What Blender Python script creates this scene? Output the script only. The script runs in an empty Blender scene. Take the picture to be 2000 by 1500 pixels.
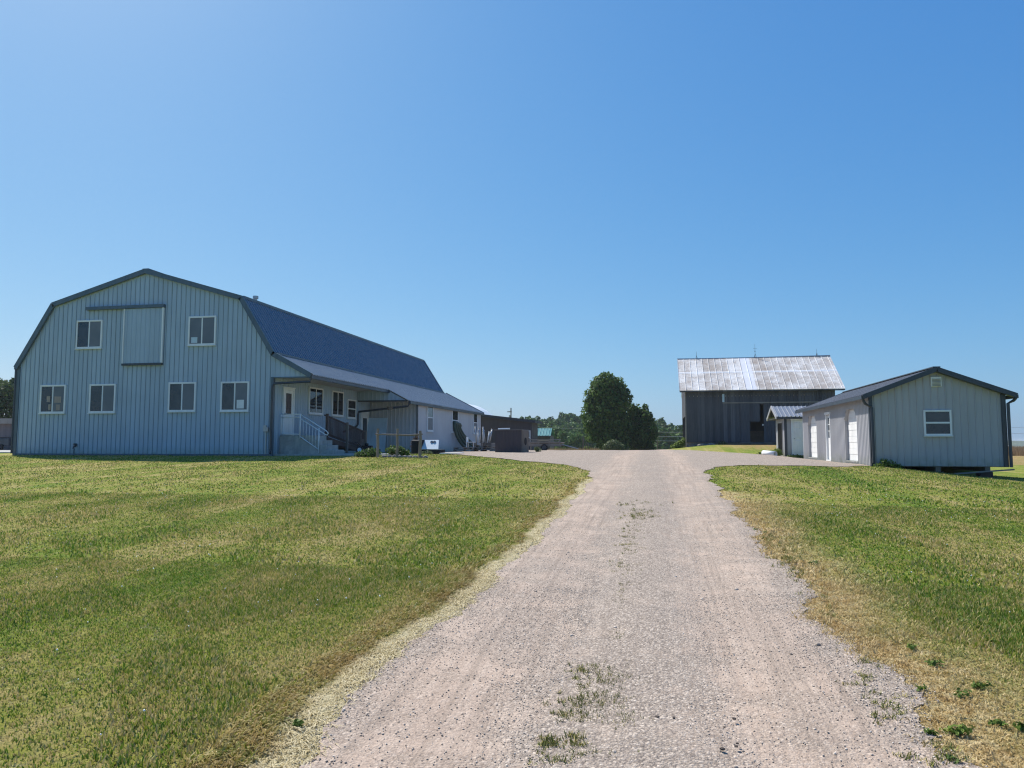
import bpy, bmesh, math, random
import numpy as np
from mathutils import Vector, Matrix
random.seed(7)
rng = np.random.default_rng(11)
R = math.radians
scene = bpy.context.scene
col = scene.collection

# ------------------------------------------------------------------ camera
EYE = 1.6; FPX = 1450.0; PITCH = math.atan(116 / 1450); YAW = R(11.09)
cd = bpy.data.cameras.new('camera'); cam = bpy.data.objects.new('camera', cd); col.objects.link(cam)
cam.location = (0, 0, EYE); cam.rotation_euler = (math.pi / 2 + PITCH, 0, YAW)
cd.sensor_width = 36; cd.lens = 36 * FPX / 2000; cd.clip_start = .05; cd.clip_end = 9000
scene.camera = cam
# ------------------------------------------------------------------ sky, sun, exposure
SUN_EL = R(50.0); SUN_AZ = R(-50)          # azimuth from +Y towards +X
sun_dir = Vector((math.sin(SUN_AZ) * math.cos(SUN_EL), math.cos(SUN_AZ) * math.cos(SUN_EL), math.sin(SUN_EL)))
w = bpy.data.worlds.new('World'); scene.world = w; w.use_nodes = True
nt = w.node_tree; nt.nodes.clear()
sky = nt.nodes.new('ShaderNodeTexSky'); sky.sky_type = 'NISHITA'; sky.sun_disc = False
sky.sun_elevation = SUN_EL; sky.sun_rotation = SUN_AZ
sky.air_density = 1.0; sky.dust_density = 1.0; sky.ozone_density = 1.0; sky.altitude = 200
bg = nt.nodes.new('ShaderNodeBackground'); bg.inputs[1].default_value = .105
out = nt.nodes.new('ShaderNodeOutputWorld')
spl = nt.nodes.new('ShaderNodeSeparateColor'); cmb = nt.nodes.new('ShaderNodeCombineColor'); nt.links.new(sky.outputs[0], spl.inputs[0])
for i_, (k_, p_) in enumerate(((.363, 1.099), (1.046, .721), (2.70, .396))):     # colour response of the clear summer sky
    a_ = nt.nodes.new('ShaderNodeMath'); a_.operation = 'POWER'; nt.links.new(spl.outputs[i_], a_.inputs[0]); a_.inputs[1].default_value = p_
    b_ = nt.nodes.new('ShaderNodeMath'); b_.operation = 'MULTIPLY'; nt.links.new(a_.outputs[0], b_.inputs[0]); b_.inputs[1].default_value = k_; nt.links.new(b_.outputs[0], cmb.inputs[i_])
nt.links.new(cmb.outputs[0], bg.inputs[0]); nt.links.new(bg.outputs[0], out.inputs[0])
sl = bpy.data.lights.new('sun', 'SUN'); sl.energy = 4.8; sl.angle = R(.5); sl.color = (1, .95, .88)
so = bpy.data.objects.new('sun', sl); col.objects.link(so); so.location = (-40, 30, 60)
so.rotation_euler = (-sun_dir).to_track_quat('-Z', 'Y').to_euler()
vs = scene.view_settings; scene.display_settings.display_device = 'sRGB'
vs.view_transform = 'Standard'; vs.look = 'None'; vs.gamma = 1; vs.exposure = 0.4; vs.use_curve_mapping = False
scene.cycles.use_denoising = True; scene.cycles.filter_width = 1.2; scene.cycles.sample_clamp_indirect = 6
try: scene.cycles.denoising_input_passes = 'RGB_ALBEDO_NORMAL'; scene.cycles.denoising_prefilter = 'NONE'
except Exception: pass
scene.cycles.max_bounces = 8; scene.cycles.transparent_max_bounces = 12; scene.cycles.volume_bounces = 1

# ------------------------------------------------------------------ terrain
def sm(a, b, x):
    t = np.clip((np.asarray(x, float) - a) / (b - a), 0, 1); return t * t * (3 - 2 * t)
def H(X, Y):
    X = np.asarray(X, float); Y = np.asarray(Y, float)
    A = np.interp(Y, [-50, 0, 27, 31, 52, 62, 85, 120, 200, 300, 420, 700, 3000], [-.3, 0, 1.04, 1.11, 1.11, .95, .35, -1.6, -3.0, 1.0, 1.0, -13, -13])
    Ar = np.interp(Y, [-50, 0, 27, 31, 60, 110, 150, 300, 700, 3000], [-.3, 0, 1.04, 1.11, 1.2, 1.5, 1.3, -5, -13, -13])
    Al = np.interp(Y, [-50, 0, 27, 31, 60, 120, 300, 700, 3000], [-.3, 0, 1.04, 1.11, 1.0, .6, -3, -13, -13])
    wr = sm(14, 24, X); wl = sm(-24, -30, X)
    A = A * (1 - wr) * (1 - wl) + Ar * wr + Al * wl
    D = np.interp(X, [2, 5, 7.34, 11.5, 16, 30, 100], [0, .1, .26, .68, .92, 1.08, 1.2])
    D = D * np.interp(Y, [0, 28, 42, 50, 58, 62], [0, 1, 1.15, 1.1, .5, .4]) * 1.0
    D = np.where(X > 14, np.interp(X, [14, 16, 30, 100], [.81, .92, 1.08, 1.2]) * np.interp(Y, [0, 28], [0, 1]), D)
    Z = A - D
    m = sm(50, 58, Y) * (1 - sm(68, 82, Y)) * sm(-1.5, 5, X) * (1 - sm(14, 20, X))
    Z = Z * (1 - m) + 1.5 * m
    gm = sm(29.5, 31.5, Y) * (1 - sm(41, 43, Y)) * sm(7.0, 7.6, X) * (1 - sm(11.2, 12.4, X)); Z = Z * (1 - gm) + .70 * gm
    Z = Z + .012 * np.sin(X * 1.3 + .7 * Y) * np.cos(Y * .9 - X * .4) + .006 * np.sin(3.1 * X + 1.7 * np.sin(Y * 2.3))
    return Z
def h(x, y): return float(H(x, y))
fv = Vector((-math.sin(YAW) * math.cos(PITCH), math.cos(YAW) * math.cos(PITCH), math.sin(PITCH)))
rv = Vector((math.cos(YAW), math.sin(YAW), 0)); uv_ = rv.cross(fv)
def at(px, py):
    """where the line of sight of a point of the photograph meets the terrain"""
    d = (rv * (px - 1000) + uv_ * (750 - py) + fv * FPX).normalized()
    t = np.arange(1.5, 90, .01); X = d.x * t; Y = d.y * t; Z = EYE + d.z * t
    k = np.nonzero(Z < H(X, Y))[0]
    k = k[0] if len(k) else len(t) - 1
    return float(X[k]), float(Y[k])

# ------------------------------------------------------------------ scene graph helpers
ORG = {}
def tag(o, label=None, cat=None, group=None, kind=None):
    if label: o['label'] = label
    if cat: o['category'] = cat
    if group: o['group'] = group
    if kind: o['kind'] = kind
    return o
def thing(name, label, cat, loc=(0, 0, 0), group=None):
    o = bpy.data.objects.new(name, None); col.objects.link(o); o.location = loc; o.empty_display_size = .2
    ORG[o.name] = Vector(loc); return tag(o, label, cat, group)
def copy_tree(o, parent=None):
    c = o.copy(); col.objects.link(c); ORG[c.name] = ORG.get(o.name, Vector())
    if parent: c.parent = parent
    for ch in list(o.children):
        copy_tree(ch, c)
    return c
def vec(v): return Vector(v)
class MB:
    def __init__(s): s.v = []; s.f = []
    def add(s, vs, fs):
        n = len(s.v); s.v += [tuple(a) for a in vs]; s.f += [tuple(i + n for i in f) for f in fs]; return s
    def box(s, x0, x1, y0, y1, z0, z1):
        return s.add([(x0, y0, z0), (x1, y0, z0), (x1, y1, z0), (x0, y1, z0), (x0, y0, z1), (x1, y0, z1), (x1, y1, z1), (x0, y1, z1)],
                     [(0, 3, 2, 1), (4, 5, 6, 7), (0, 1, 5, 4), (1, 2, 6, 5), (2, 3, 7, 6), (3, 0, 4, 7)])
    def obox(s, o, U, N, W, u0, u1, n0, n1, w0, w1):
        o = vec(o); U = vec(U); N = vec(N); W = vec(W)
        P = [o + U * a + N * b + W * c for c in (w0, w1) for a, b in ((u0, n0), (u1, n0), (u1, n1), (u0, n1))]
        return s.add(P, [(0, 3, 2, 1), (4, 5, 6, 7), (0, 1, 5, 4), (1, 2, 6, 5), (2, 3, 7, 6), (3, 0, 4, 7)])
    def beam(s, p, q, w, t, up=(0, 0, 1)):
        p = vec(p); q = vec(q); d = (q - p); L = d.length; d = d / L; a = d.cross(vec(up)).normalized(); b = a.cross(d)
        return s.obox(p, d, a, b, 0, L, -w / 2, w / 2, -t / 2, t / 2)
    def tube(s, pts, r, n=8, caps=True, r2=None):
        pts = [vec(p) for p in pts]; m = len(pts); rings = []
        ref = None
        for i, p in enumerate(pts):
            d = (pts[min(i + 1, m - 1)] - pts[max(i - 1, 0)]).normalized()
            if ref is None: ref = d.cross(Vector((0, 0, 1))) if abs(d.z) < .95 else Vector((1, 0, 0))
            a = (ref - d * ref.dot(d)).normalized(); b = d.cross(a); ref = a
            rr = r if r2 is None else r + (r2 - r) * i / max(1, m - 1)
            rings.append([p + (a * math.cos(2 * math.pi * k / n) + b * math.sin(2 * math.pi * k / n)) * rr for k in range(n)])
        vs = [v for rg in rings for v in rg]; fs = []
        for i in range(m - 1):
            for k in range(n): fs.append((i * n + k, i * n + (k + 1) % n, (i + 1) * n + (k + 1) % n, (i + 1) * n + k))
        if caps: fs += [tuple(range(n))[::-1], tuple((m - 1) * n + k for k in range(n))]
        return s.add(vs, fs)
    def prism(s, poly, o, U, W, N, t0, t1):
        """polygon (u,w) in plane o,U,W extruded along N from t0 to t1"""
        o = vec(o); U = vec(U); W = vec(W); N = vec(N); n = len(poly)
        vs = [o + U * a + W * b + N * t for t in (t0, t1) for a, b in poly]
        return s.add(vs, [tuple(range(n))[::-1], tuple(range(n, 2 * n))] + [(k, (k + 1) % n, n + (k + 1) % n, n + k) for k in range(n)])
    def ribs(s, o, U, V, N, ulen, spans, pitch=.229, rw=.05, rh=.022, breaks=(), start=.1):
        """profiled metal sheet; spans(u, side) gives the list of (v0,v1) it covers at u"""
        o = vec(o); U = vec(U); V = vec(V); N = vec(N); us = [(0, 0), (ulen, 0)] + [(b, None) for b in breaks]
        c = start
        while c < ulen - rw:
            us += [(c - rw / 2, 0), (c - rw / 5, rh), (c + rw / 5, rh), (c + rw / 2, 0)]; c += pitch
        prof = sorted([u for u in us if u[1] is not None])
        pu = [p[0] for p in prof]; pn = [p[1] for p in prof]
        allu = sorted(set([p[0] for p in us]))
        for a, b in zip(allu[:-1], allu[1:]):
            if b - a < 1e-6: continue
            sa = spans(a + 1e-5); sb = spans(b - 1e-5)
            na = float(np.interp(a, pu, pn)); nb = float(np.interp(b, pu, pn))
            for (p0, p1), (q0, q1) in zip(sa, sb):
                if p1 - p0 < 1e-4 and q1 - q0 < 1e-4: continue
                s.add([o + U * a + V * p0 + N * na, o + U * b + V * q0 + N * nb, o + U * b + V * q1 + N * nb, o + U * a + V * p1 + N * na], [(0, 1, 2, 3) if U.cross(V).dot(N) > 0 else (3, 2, 1, 0)])
        s.open = 1
        return s
    def build(s, name, mat, parent=None, smooth=False, bevel=0):
        org = ORG.get(parent.name, Vector()) if parent else Vector()
        me = bpy.data.meshes.new(name); me.from_pydata([tuple(Vector(v) - org) for v in s.v], [], s.f); me.update()
        bm = bmesh.new(); bm.from_mesh(me); bmesh.ops.recalc_face_normals(bm, faces=bm.faces) if s.f and not getattr(s, 'open', 0) else None
        bm.to_mesh(me); bm.free()
        o = bpy.data.objects.new(name, me); col.objects.link(o); me.materials.append(mat)
        if smooth: me.polygons.foreach_set('use_smooth', [True] * len(me.polygons))
        if bevel:
            b = o.modifiers.new('bevel', 'BEVEL'); b.width = bevel; b.segments = 2; b.limit_method = 'ANGLE'
        if parent: o.parent = parent
        ORG[o.name] = org; return o
def np_mesh(name, V, F, mat, attrs=None, smooth=False, parent=None):
    """V (n,3), F (m,k) arrays"""
    org = np.array(ORG.get(parent.name, Vector())) if parent else np.zeros(3)
    me = bpy.data.meshes.new(name); V = np.asarray(V, np.float32) - org.astype(np.float32); F = np.asarray(F, np.int32); k = F.shape[1]
    me.vertices.add(len(V)); me.vertices.foreach_set('co', V.ravel())
    me.loops.add(F.size); me.loops.foreach_set('vertex_index', F.ravel())
    me.polygons.add(len(F)); me.polygons.foreach_set('loop_start', np.arange(0, F.size, k, dtype=np.int32))
    me.polygons.foreach_set('loop_total', np.full(len(F), k, np.int32))
    if smooth: me.polygons.foreach_set('use_smooth', np.ones(len(F), bool))
    for nm, a in (attrs or {}).items():
        at_ = me.attributes.new(nm, 'FLOAT', 'POINT'); at_.data.foreach_set('value', np.asarray(a, np.float32))
    me.update(calc_edges=True); me.validate()
    o = bpy.data.objects.new(name, me); col.objects.link(o); me.materials.append(mat)
    if parent: o.parent = parent
    ORG[o.name] = ORG.get(parent.name, Vector()) if parent else Vector()
    return o

# ------------------------------------------------------------------ materials
class NT:
    def __init__(s, name):
        s.m = bpy.data.materials.new(name); s.m.use_nodes = True; s.t = s.m.node_tree
        s.b = s.t.nodes['Principled BSDF']; s.out = s.t.nodes['Material Output']
    def n(s, typ, **kw):
        nd = s.t.nodes.new('ShaderNode' + typ)
        for k, v in kw.items(): setattr(nd, k, v)
        return nd
    def l(s, a, b): s.t.links.new(a, b)
    def val(s, sock, v):
        if hasattr(v, 'links'): s.l(v, sock)
        else: sock.default_value = v
    def coord(s, kind='Object'): return s.n('TexCoord').outputs[kind]
    def pos(s): return s.n('NewGeometry').outputs['Position']
    def mapping(s, v, scale=(1, 1, 1), rot=(0, 0, 0), loc=(0, 0, 0)):
        m = s.n('Mapping'); s.l(v, m.inputs[0]); m.inputs['Scale'].default_value = scale; m.inputs['Rotation'].default_value = rot; m.inputs['Location'].default_value = loc
        return m.outputs[0]
    def noise(s, v, scale, detail=4, rough=.55, dist=0):
        a = s.n('TexNoise'); s.l(v, a.inputs['Vector']); a.inputs['Scale'].default_value = scale; a.inputs['Detail'].default_value = detail
        a.inputs['Roughness'].default_value = rough; a.inputs['Distortion'].default_value = dist; return a.outputs[0]
    def vor(s, v, scale, out='Distance', feature='F1'):
        a = s.n('TexVoronoi'); a.feature = feature; s.l(v, a.inputs['Vector']); a.inputs['Scale'].default_value = scale; return a.outputs[out]
    def ramp(s, f, stops):
        r = s.n('ValToRGB'); s.val(r.inputs[0], f); e = r.color_ramp.elements
        while len(e) < len(stops): e.new(.5)
        for el, (p, c) in zip(e, stops): el.position = p; el.color = (c, c, c, 1) if isinstance(c, (int, float)) else (*c, 1)
        return r.outputs[0]
    def mix(s, f, a, b, mode='MIX'):
        m = s.n('Mix'); m.data_type = 'RGBA'; m.blend_type = mode; m.clamp_factor = True
        s.val(m.inputs[0], f)
        for i, v in ((6, a), (7, b)):
            if isinstance(v, tuple): m.inputs[i].default_value = (*v, 1)[:4]
            else: s.l(v, m.inputs[i])
        return m.outputs[2]
    def math(s, op, a, b=0., c=0.):
        m = s.n('Math'); m.operation = op; s.val(m.inputs[0], a); s.val(m.inputs[1], b)
        if op in ('MULTIPLY_ADD', 'SMOOTH_MIN'): s.val(m.inputs[2], c)
        return m.outputs[0]
    def rng(s, v, a, b, c=0., d=1.):
        m = s.n('MapRange'); s.val(m.inputs[0], v); m.inputs[1].default_value = a; m.inputs[2].default_value = b; m.inputs[3].default_value = c; m.inputs[4].default_value = d
        return m.outputs[0]
    def attr(s, nm):
        a = s.n('Attribute'); a.attribute_name = nm; return a.outputs['Fac']
    def bump(s, hgt, strength=.5, dist=.01):
        b = s.n('Bump'); s.l(hgt, b.inputs['Height']); b.inputs['Strength'].default_value = strength; b.inputs['Distance'].default_value = dist
        s.l(b.outputs[0], s.b.inputs['Normal']); return b
    def base(s, c):
        if isinstance(c, tuple): s.b.inputs['Base Color'].default_value = (*c, 1)
        else: s.l(c, s.b.inputs['Base Color'])
    def setp(s, **k):
        for a, v in k.items(): s.val(s.b.inputs[a.replace('_', ' ')], v)
        return s.m

def paint(name, c, rough=.5, dirt=.12, metal=0, scale=1.5, streak=True, spec=.5, bumpy=.0):
    t = NT(name); p = t.pos()
    a = t.noise(p, scale, 5, .6)
    b = t.noise(t.mapping(p, (6, 6, .35)), 1.2, 4, .6) if streak else t.noise(p, scale * 6, 4)
    f = t.math('MULTIPLY', t.math('ADD', a, b), .5)
    dk = tuple(x * (1 - 2.2 * dirt) for x in c); lt = tuple(min(1, x * (1 + 1.3 * dirt)) for x in c)
    t.base(t.ramp(f, [(.32, dk), (.5, c), (.68, lt)]))
    t.setp(Roughness=t.rng(a, .3, .7, rough - .08, rough + .1), Metallic=metal)
    t.b.inputs['Specular IOR Level'].default_value = spec
    if bumpy: t.bump(t.noise(p, 3, 2), .25, bumpy)
    return t.m
def wood(name, c, rough=.85, vert=True, contrast=.5):
    t = NT(name); p = t.pos(); m = t.mapping(p, (14, 14, 1.0) if vert else (1.5, 14, 14))
    a = t.noise(m, 1.6, 6, .7, .3); b = t.noise(p, .9, 3)
    cc = t.ramp(a, [(.25, tuple(x * (1 - contrast) for x in c)), (.5, c), (.75, tuple(min(1, x * (1 + contrast)) for x in c))])
    t.base(t.mix(t.rng(b, .35, .7, 0, .5), cc, tuple(x * .6 for x in c)))
    t.bump(a, .5, .006); return t.setp(Roughness=rough)
M = {}
def siding_mat(name, c, lo=0):
    t = NT(name); p = t.pos()
    a = t.noise(p, .7, 4, .6); b = t.noise(t.mapping(p, (5, 5, .25)), 1.4, 5, .6)
    f = t.math('MULTIPLY', t.math('ADD', a, b), .5)
    cc = t.ramp(f, [(.3, tuple(x * .86 for x in c)), (.5, c), (.7, tuple(x * 1.1 for x in c))])
    z = t.n('SeparateXYZ'); t.l(p, z.inputs[0])
    pn_ = t.n('TexWhiteNoise'); pn_.noise_dimensions = '1D'; t.l(t.math('FLOOR', t.math('DIVIDE', t.math('ADD', z.outputs[0], t.math('MULTIPLY', z.outputs[1], 1.37)), .914)), pn_.inputs['W'])
    cc = t.mix(t.math('MULTIPLY', pn_.outputs[0], .16), cc, tuple(x * .55 for x in c))
    splash = t.math('MULTIPLY', t.rng(z.outputs[2], lo + .02, lo + .4, 1, 0), t.rng(t.noise(p, 5, 4), .35, .65, .1, .75))
    t.base(t.mix(splash, cc, tuple(x * y for x, y in zip(c, (.55, .62, .42)))))
    t.bump(t.noise(t.mapping(p, (1, 1, .6)), 1.6, 3), .35, .012)
    return t.setp(Roughness=.42)
M['siding'] = siding_mat('barn_siding', (.355, .455, .545), 1.11)
M['siding2'] = siding_mat('annex_siding', (.50, .51, .53), 1.11)
M['gsiding'] = siding_mat('garage_siding', (.385, .385, .40), .82)
M['seam'] = paint('panel_seam', (.10, .14, .17), .5, .2)
M['trim'] = paint('blue_grey_trim', (.075, .115, .15), .4, .12, spec=.5)
M['dark'] = paint('charcoal_trim', (.035, .045, .06), .35, .15)
M['steep'] = paint('steep_roof_metal', (.105, .15, .21), .27, .02, spec=.6, streak=False)
M['leanroof'] = paint('lean_to_roof_metal', (.36, .37, .37), .38, .04, spec=.5, streak=False)
M['sroof'] = paint('shed_roof_metal', (.19, .205, .235), .4, .05, spec=.5, streak=False)
M['groof'] = paint('garage_roof_metal', (.15, .155, .165), .4, .04, spec=.5, streak=False)
M['white'] = paint('white_vinyl', (.74, .76, .76), .4, .06)
M['whitedoor'] = paint('white_door', (.78, .78, .76), .45, .07)
M['soffit'] = paint('soffit', (.42, .40, .385), .6, .08)
M['black'] = paint('black_plastic', (.014, .015, .018), .7, .2, spec=.2)
M['rubber'] = paint('rubber', (.02, .02, .021), .8, .2)
M['steel'] = paint('galvanised_steel', (.42, .43, .44), .42, .15, metal=.6)
M['hosegreen'] = paint('dark_green_pipe', (.012, .045, .034), .4, .25, streak=False)
M['teal'] = paint('teal_roof', (.06, .26, .26), .4, .1)
M['brown'] = paint('brown_siding', (.055, .045, .05), .6, .15)
M['browntrim'] = paint('brown_roof_edge', (.03, .035, .045), .5, .15)
M['pink'] = paint('dull_pink_wall', (.22, .165, .16), .7, .12)
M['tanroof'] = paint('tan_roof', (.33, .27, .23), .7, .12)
M['plastic'] = paint('white_sheeting', (.78, .80, .80), .35, .05)
M['bluegrey'] = paint('pale_blue_board', (.48, .60, .68), .6, .08)
M['wood'] = wood('weathered_wood', (.20, .165, .13))
M['greywood'] = wood('grey_wood', (.24, .22, .20), vert=False)
M['log'] = wood('pale_log', (.25, .20, .16))
M['rampwood'] = wood('brown_ramp_wood', (.085, .052, .042), vert=True)
M['pole'] = wood('pole_wood', (.16, .135, .115))
M['bark'] = wood('bark', (.09, .07, .055), contrast=.6)
M['stone'] = paint('field_stone', (.20, .19, .18), .9, .3, scale=4, streak=False)
t = NT('concrete'); p = t.pos(); a = t.noise(p, 2.5, 7, .7); b = t.noise(t.mapping(p, (3, 3, .5)), 2, 4)
t.base(t.mix(t.rng(b, .4, .7, 0, .6), t.ramp(a, [(.3, (.26, .25, .23)), (.6, (.44, .43, .39))]), (.24, .25, .22)))
t.bump(t.noise(p, 40, 4), .3, .004); M['concrete'] = t.setp(Roughness=.9)
t = NT('window_glass'); p = t.pos()
t.base(t.ramp(t.noise(p, 1.4, 2), [(.35, (.012, .014, .018)), (.65, (.04, .043, .05))])); M['glass'] = t.setp(Roughness=.06); t.b.inputs['Specular IOR Level'].default_value = .7
t = NT('window_screen'); t.base(t.ramp(t.noise(t.pos(), 1.1, 2), [(.3, (.10, .12, .145)), (.7, (.15, .165, .19))])); M['screen'] = t.setp(Roughness=.35)
# old barn boards
t = NT('barn_boards'); p = t.pos(); s = t.n('SeparateXYZ'); t.l(p, s.inputs[0])
cell = t.n('TexWhiteNoise'); cell.noise_dimensions = '1D'; t.l(t.math('FLOOR', t.math('DIVIDE', s.outputs[0], .28)), cell.inputs['W'])
g = t.noise(t.mapping(p, (22, 22, .8)), 1.5, 6, .7, .2); big = t.noise(t.mapping(p, (1, 1, .5)), .6, 4)
c1 = t.ramp(g, [(.28, (.032, .036, .048)), (.55, (.08, .086, .105)), (.78, (.17, .172, .19))])
c1 = t.mix(t.math('MULTIPLY', t.rng(cell.outputs[0], .35, 1), .7), c1, (.03, .032, .042)); c1 = t.mix(t.rng(cell.outputs[0], 0, .25, .4, 0), c1, (.17, .175, .20)); c1 = t.mix(t.rng(big, .45, .75, 0, .35), c1, (.15, .152, .165))
t.base(c1); t.bump(g, .7, .01); M['boards'] = t.setp(Roughness=.9)
# old barn roof: worn white painted sheets
t = NT('worn_white_roof'); p = t.pos(); s = t.n('SeparateXYZ'); t.l(p, s.inputs[0]); X_ = s.outputs[0]
sx = t.math('FRACT', t.math('DIVIDE', t.math('SUBTRACT', X_, 1.7), .50)); ps = t.math('ABSOLUTE', t.math('SUBTRACT', sx, .5))
seam = t.rng(ps, .42, .49, 0, .8)
rowf = t.rng(t.math('ABSOLUTE', t.math('SUBTRACT', s.outputs[2], 7.35)), .03, .10, 1, 0)
wear = t.noise(t.mapping(p, (.8, 1, .5)), 1.1, 7, .72); fine = t.noise(t.mapping(p, (3, 3, 1.2)), 5, 6, .75)
pc = t.n('TexWhiteNoise'); pc.noise_dimensions = '1D'; t.l(t.math('FLOOR', t.math('DIVIDE', t.math('SUBTRACT', X_, 1.7), 1.0)), pc.inputs['W'])
wf = t.math('ADD', t.math('MULTIPLY', wear, .55), t.math('ADD', t.math('MULTIPLY', fine, .45), t.math('MULTIPLY', pc.outputs[0], .10)))
c1 = t.ramp(wf, [(.40, (.84, .82, .79)), (.50, (.70, .67, .63)), (.58, (.48, .43, .38)), (.70, (.33, .26, .20))])
c1 = t.mix(t.math('MULTIPLY', seam, .6), c1, (.84, .83, .81)); c1 = t.mix(t.math('MULTIPLY', rowf, .8), c1, (.88, .88, .88))
strip = t.rng(t.math('ABSOLUTE', t.math('SUBTRACT', X_, 7.15)), .32, .45, 1, 0); c1 = t.mix(t.math('MULTIPLY', strip, .75), c1, (.80, .81, .86))
t.base(c1); t.bump(fine, .3, .006); M['oldroof'] = t.setp(Roughness=.6)
def foliage(name, dark, light, trans=.25, rough=.55):
    t = NT(name); p = t.pos(); r = t.attr('rnd')
    f = t.math('ADD', t.math('MULTIPLY', t.noise(p, .8, 3), .6), t.math('MULTIPLY', r, .4))
    cc = t.ramp(f, [(.28, dark), (.68, light)]); t.base(cc); t.setp(Roughness=rough); t.b.inputs['Specular IOR Level'].default_value = .12
    tr = t.n('BsdfTranslucent'); t.l(t.mix(.0, cc, (.2, .3, .05)), tr.inputs[0]); mx = t.n('MixShader'); mx.inputs[0].default_value = trans
    t.l(t.b.outputs[0], mx.inputs[1]); t.l(tr.outputs[0], mx.inputs[2]); t.l(mx.outputs[0], t.out.inputs[0]); return t.m
M['leaf_dark'] = foliage('dark_leaves', (.03, .065, .02), (.13, .21, .055), trans=.42)
M['leaf'] = foliage('green_leaves', (.035, .065, .025), (.10, .15, .05))
M['leaf_far'] = foliage('far_wood_leaves', (.04, .095, .03), (.12, .20, .055))
M['leaf_bush'] = foliage('pale_bush_leaves', (.06, .09, .04), (.17, .21, .09))
M['weed'] = foliage('weed_leaves', (.04, .075, .016), (.14, .21, .04))
M['yweed'] = foliage('yellow_green_leaves', (.07, .12, .02), (.20, .28, .05))
M['drystalk'] = foliage('dry_stalks', (.22, .14, .08), (.42, .30, .17))
M['twig'] = foliage('brown_twigs', (.07, .045, .035), (.16, .11, .08))

def grass_color(t, r=None):
    """lawn colour from world position and distance to the drive; the same for soil turf and blades"""
    p = t.pos(); s = t.n('SeparateXYZ'); t.l(p, s.inputs[0])
    flat = t.mapping(p, (1, 1, 0))
    n1 = t.noise(t.mapping(flat, (1, .30, 1)), .55, 5, .6)       # long drifts along the mowing direction
    n2 = t.noise(flat, 1.8, 5, .65); n3 = t.noise(flat, 9, 4, .7)
    wv = t.noise(t.mapping(flat, (1, .06, 1)), .9, 2)
    stripe = t.math('SINE', t.math('ADD', t.math('MULTIPLY', s.outputs[0], 3.3), t.math('MULTIPLY', wv, 4)))
    f = t.math('ADD', t.math('MULTIPLY', n1, .50), t.math('ADD', t.math('MULTIPLY', n2, .35), t.math('MULTIPLY', n3, .15)))
    f = t.math('ADD', f, t.math('ADD', t.math('MULTIPLY', stripe, .022), t.math('ADD', t.math('MULTIPLY', t.rng(t.math('SINE', t.math('ADD', t.math('MULTIPLY', s.outputs[0], 5.9), t.math('MULTIPLY', wv, 3))), .8, 1, 0, 1), .05), t.rng(s.outputs[0], 2, 5, 0, -.022))))
    if r is not None: f = t.math('ADD', f, t.math('MULTIPLY', t.math('SUBTRACT', r, .5), .46))
    c = t.ramp(f, [(.33, (.095, .195, .017)), (.43, (.185, .26, .024)), (.50, (.30, .31, .052)), (.57, (.43, .36, .12)), (.67, (.54, .43, .19))])
    clump = t.noise(flat, 5.5, 4, .7); c = t.mix(t.rng(clump, .56, .70, 0, .6), c, (.075, .15, .022)); c = t.mix(t.rng(t.noise(t.mapping(flat, (1, 1, 1), loc=(7, 3, 0)), 7, 3, .7), .60, .72, 0, .6), c, (.55, .50, .30))
    # verges
    dl = t.attr('dl'); dr = t.attr('dr'); wob = t.math('MULTIPLY', t.math('SUBTRACT', t.noise(flat, 2.2, 5, .7), .5), 1.0)
    wob2 = t.math('MULTIPLY', t.math('SUBTRACT', t.noise(flat, 7, 4, .7), .5), .35)
    e = t.math('ADD', dr, wob); e = t.math('ADD', e, wob2)
    c = t.mix(t.rng(e, .15, .80, .92, 0), c, t.ramp(n3, [(.32, (.38, .23, .09)), (.45, (.56, .40, .18)), (.62, (.70, .56, .31))]))
    e = t.math('ADD', dl, t.math('MULTIPLY', wob, .55)); e = t.math('ADD', e, wob2)
    c = t.mix(t.math('MULTIPLY', t.rng(e, .26, .60, .85, 0), t.rng(t.noise(flat, 3.1, 4, .7), .38, .58, .25, 1)), c, t.ramp(n3, [(.35, (.27, .17, .06)), (.6, (.42, .30, .12))]))
    e = t.math('ADD', dl, t.math('MULTIPLY', wob2, .5))
    c = t.mix(t.rng(e, .15, .25, 1, 0), c, t.ramp(n3, [(.35, (.54, .45, .24)), (.6, (.70, .61, .38))]))
    # the worn bank before the old barn and the tall dry field on the right
    sp = t.math('MULTIPLY', t.rng(s.outputs[1], 52, 56, 0, 1), t.rng(s.outputs[0], 3.5, 6.5, 0, 1))
    sp = t.math('MULTIPLY', sp, t.rng(n2, .38, .55, .15, .9))
    c = t.mix(sp, c, (.42, .25, .13))
    return c
t = NT('turf'); c = grass_color(t); p = t.pos()
fine = t.noise(p, 55, 4, .8); c = t.mix(t.rng(fine, .35, .6, .45, 0), c, (.06, .07, .02)); c = t.mix(t.rng(t.noise(p, 30, 3, .8), .55, .72, 0, .5), c, (.33, .30, .15))
t.base(c); t.bump(t.math('ADD', t.math('MULTIPLY', fine, .6), t.noise(p, 16, 3)), .9, .05); M['turf'] = t.setp(Roughness=.95)
t.b.inputs['Specular IOR Level'].default_value = .1
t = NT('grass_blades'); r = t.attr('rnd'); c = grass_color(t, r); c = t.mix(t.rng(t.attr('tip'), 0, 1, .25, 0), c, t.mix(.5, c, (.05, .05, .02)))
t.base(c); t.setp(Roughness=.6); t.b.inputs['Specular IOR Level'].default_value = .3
tr = t.n('BsdfTranslucent'); t.l(c, tr.inputs[0]); mx = t.n('MixShader'); mx.inputs[0].default_value = .3
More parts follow.
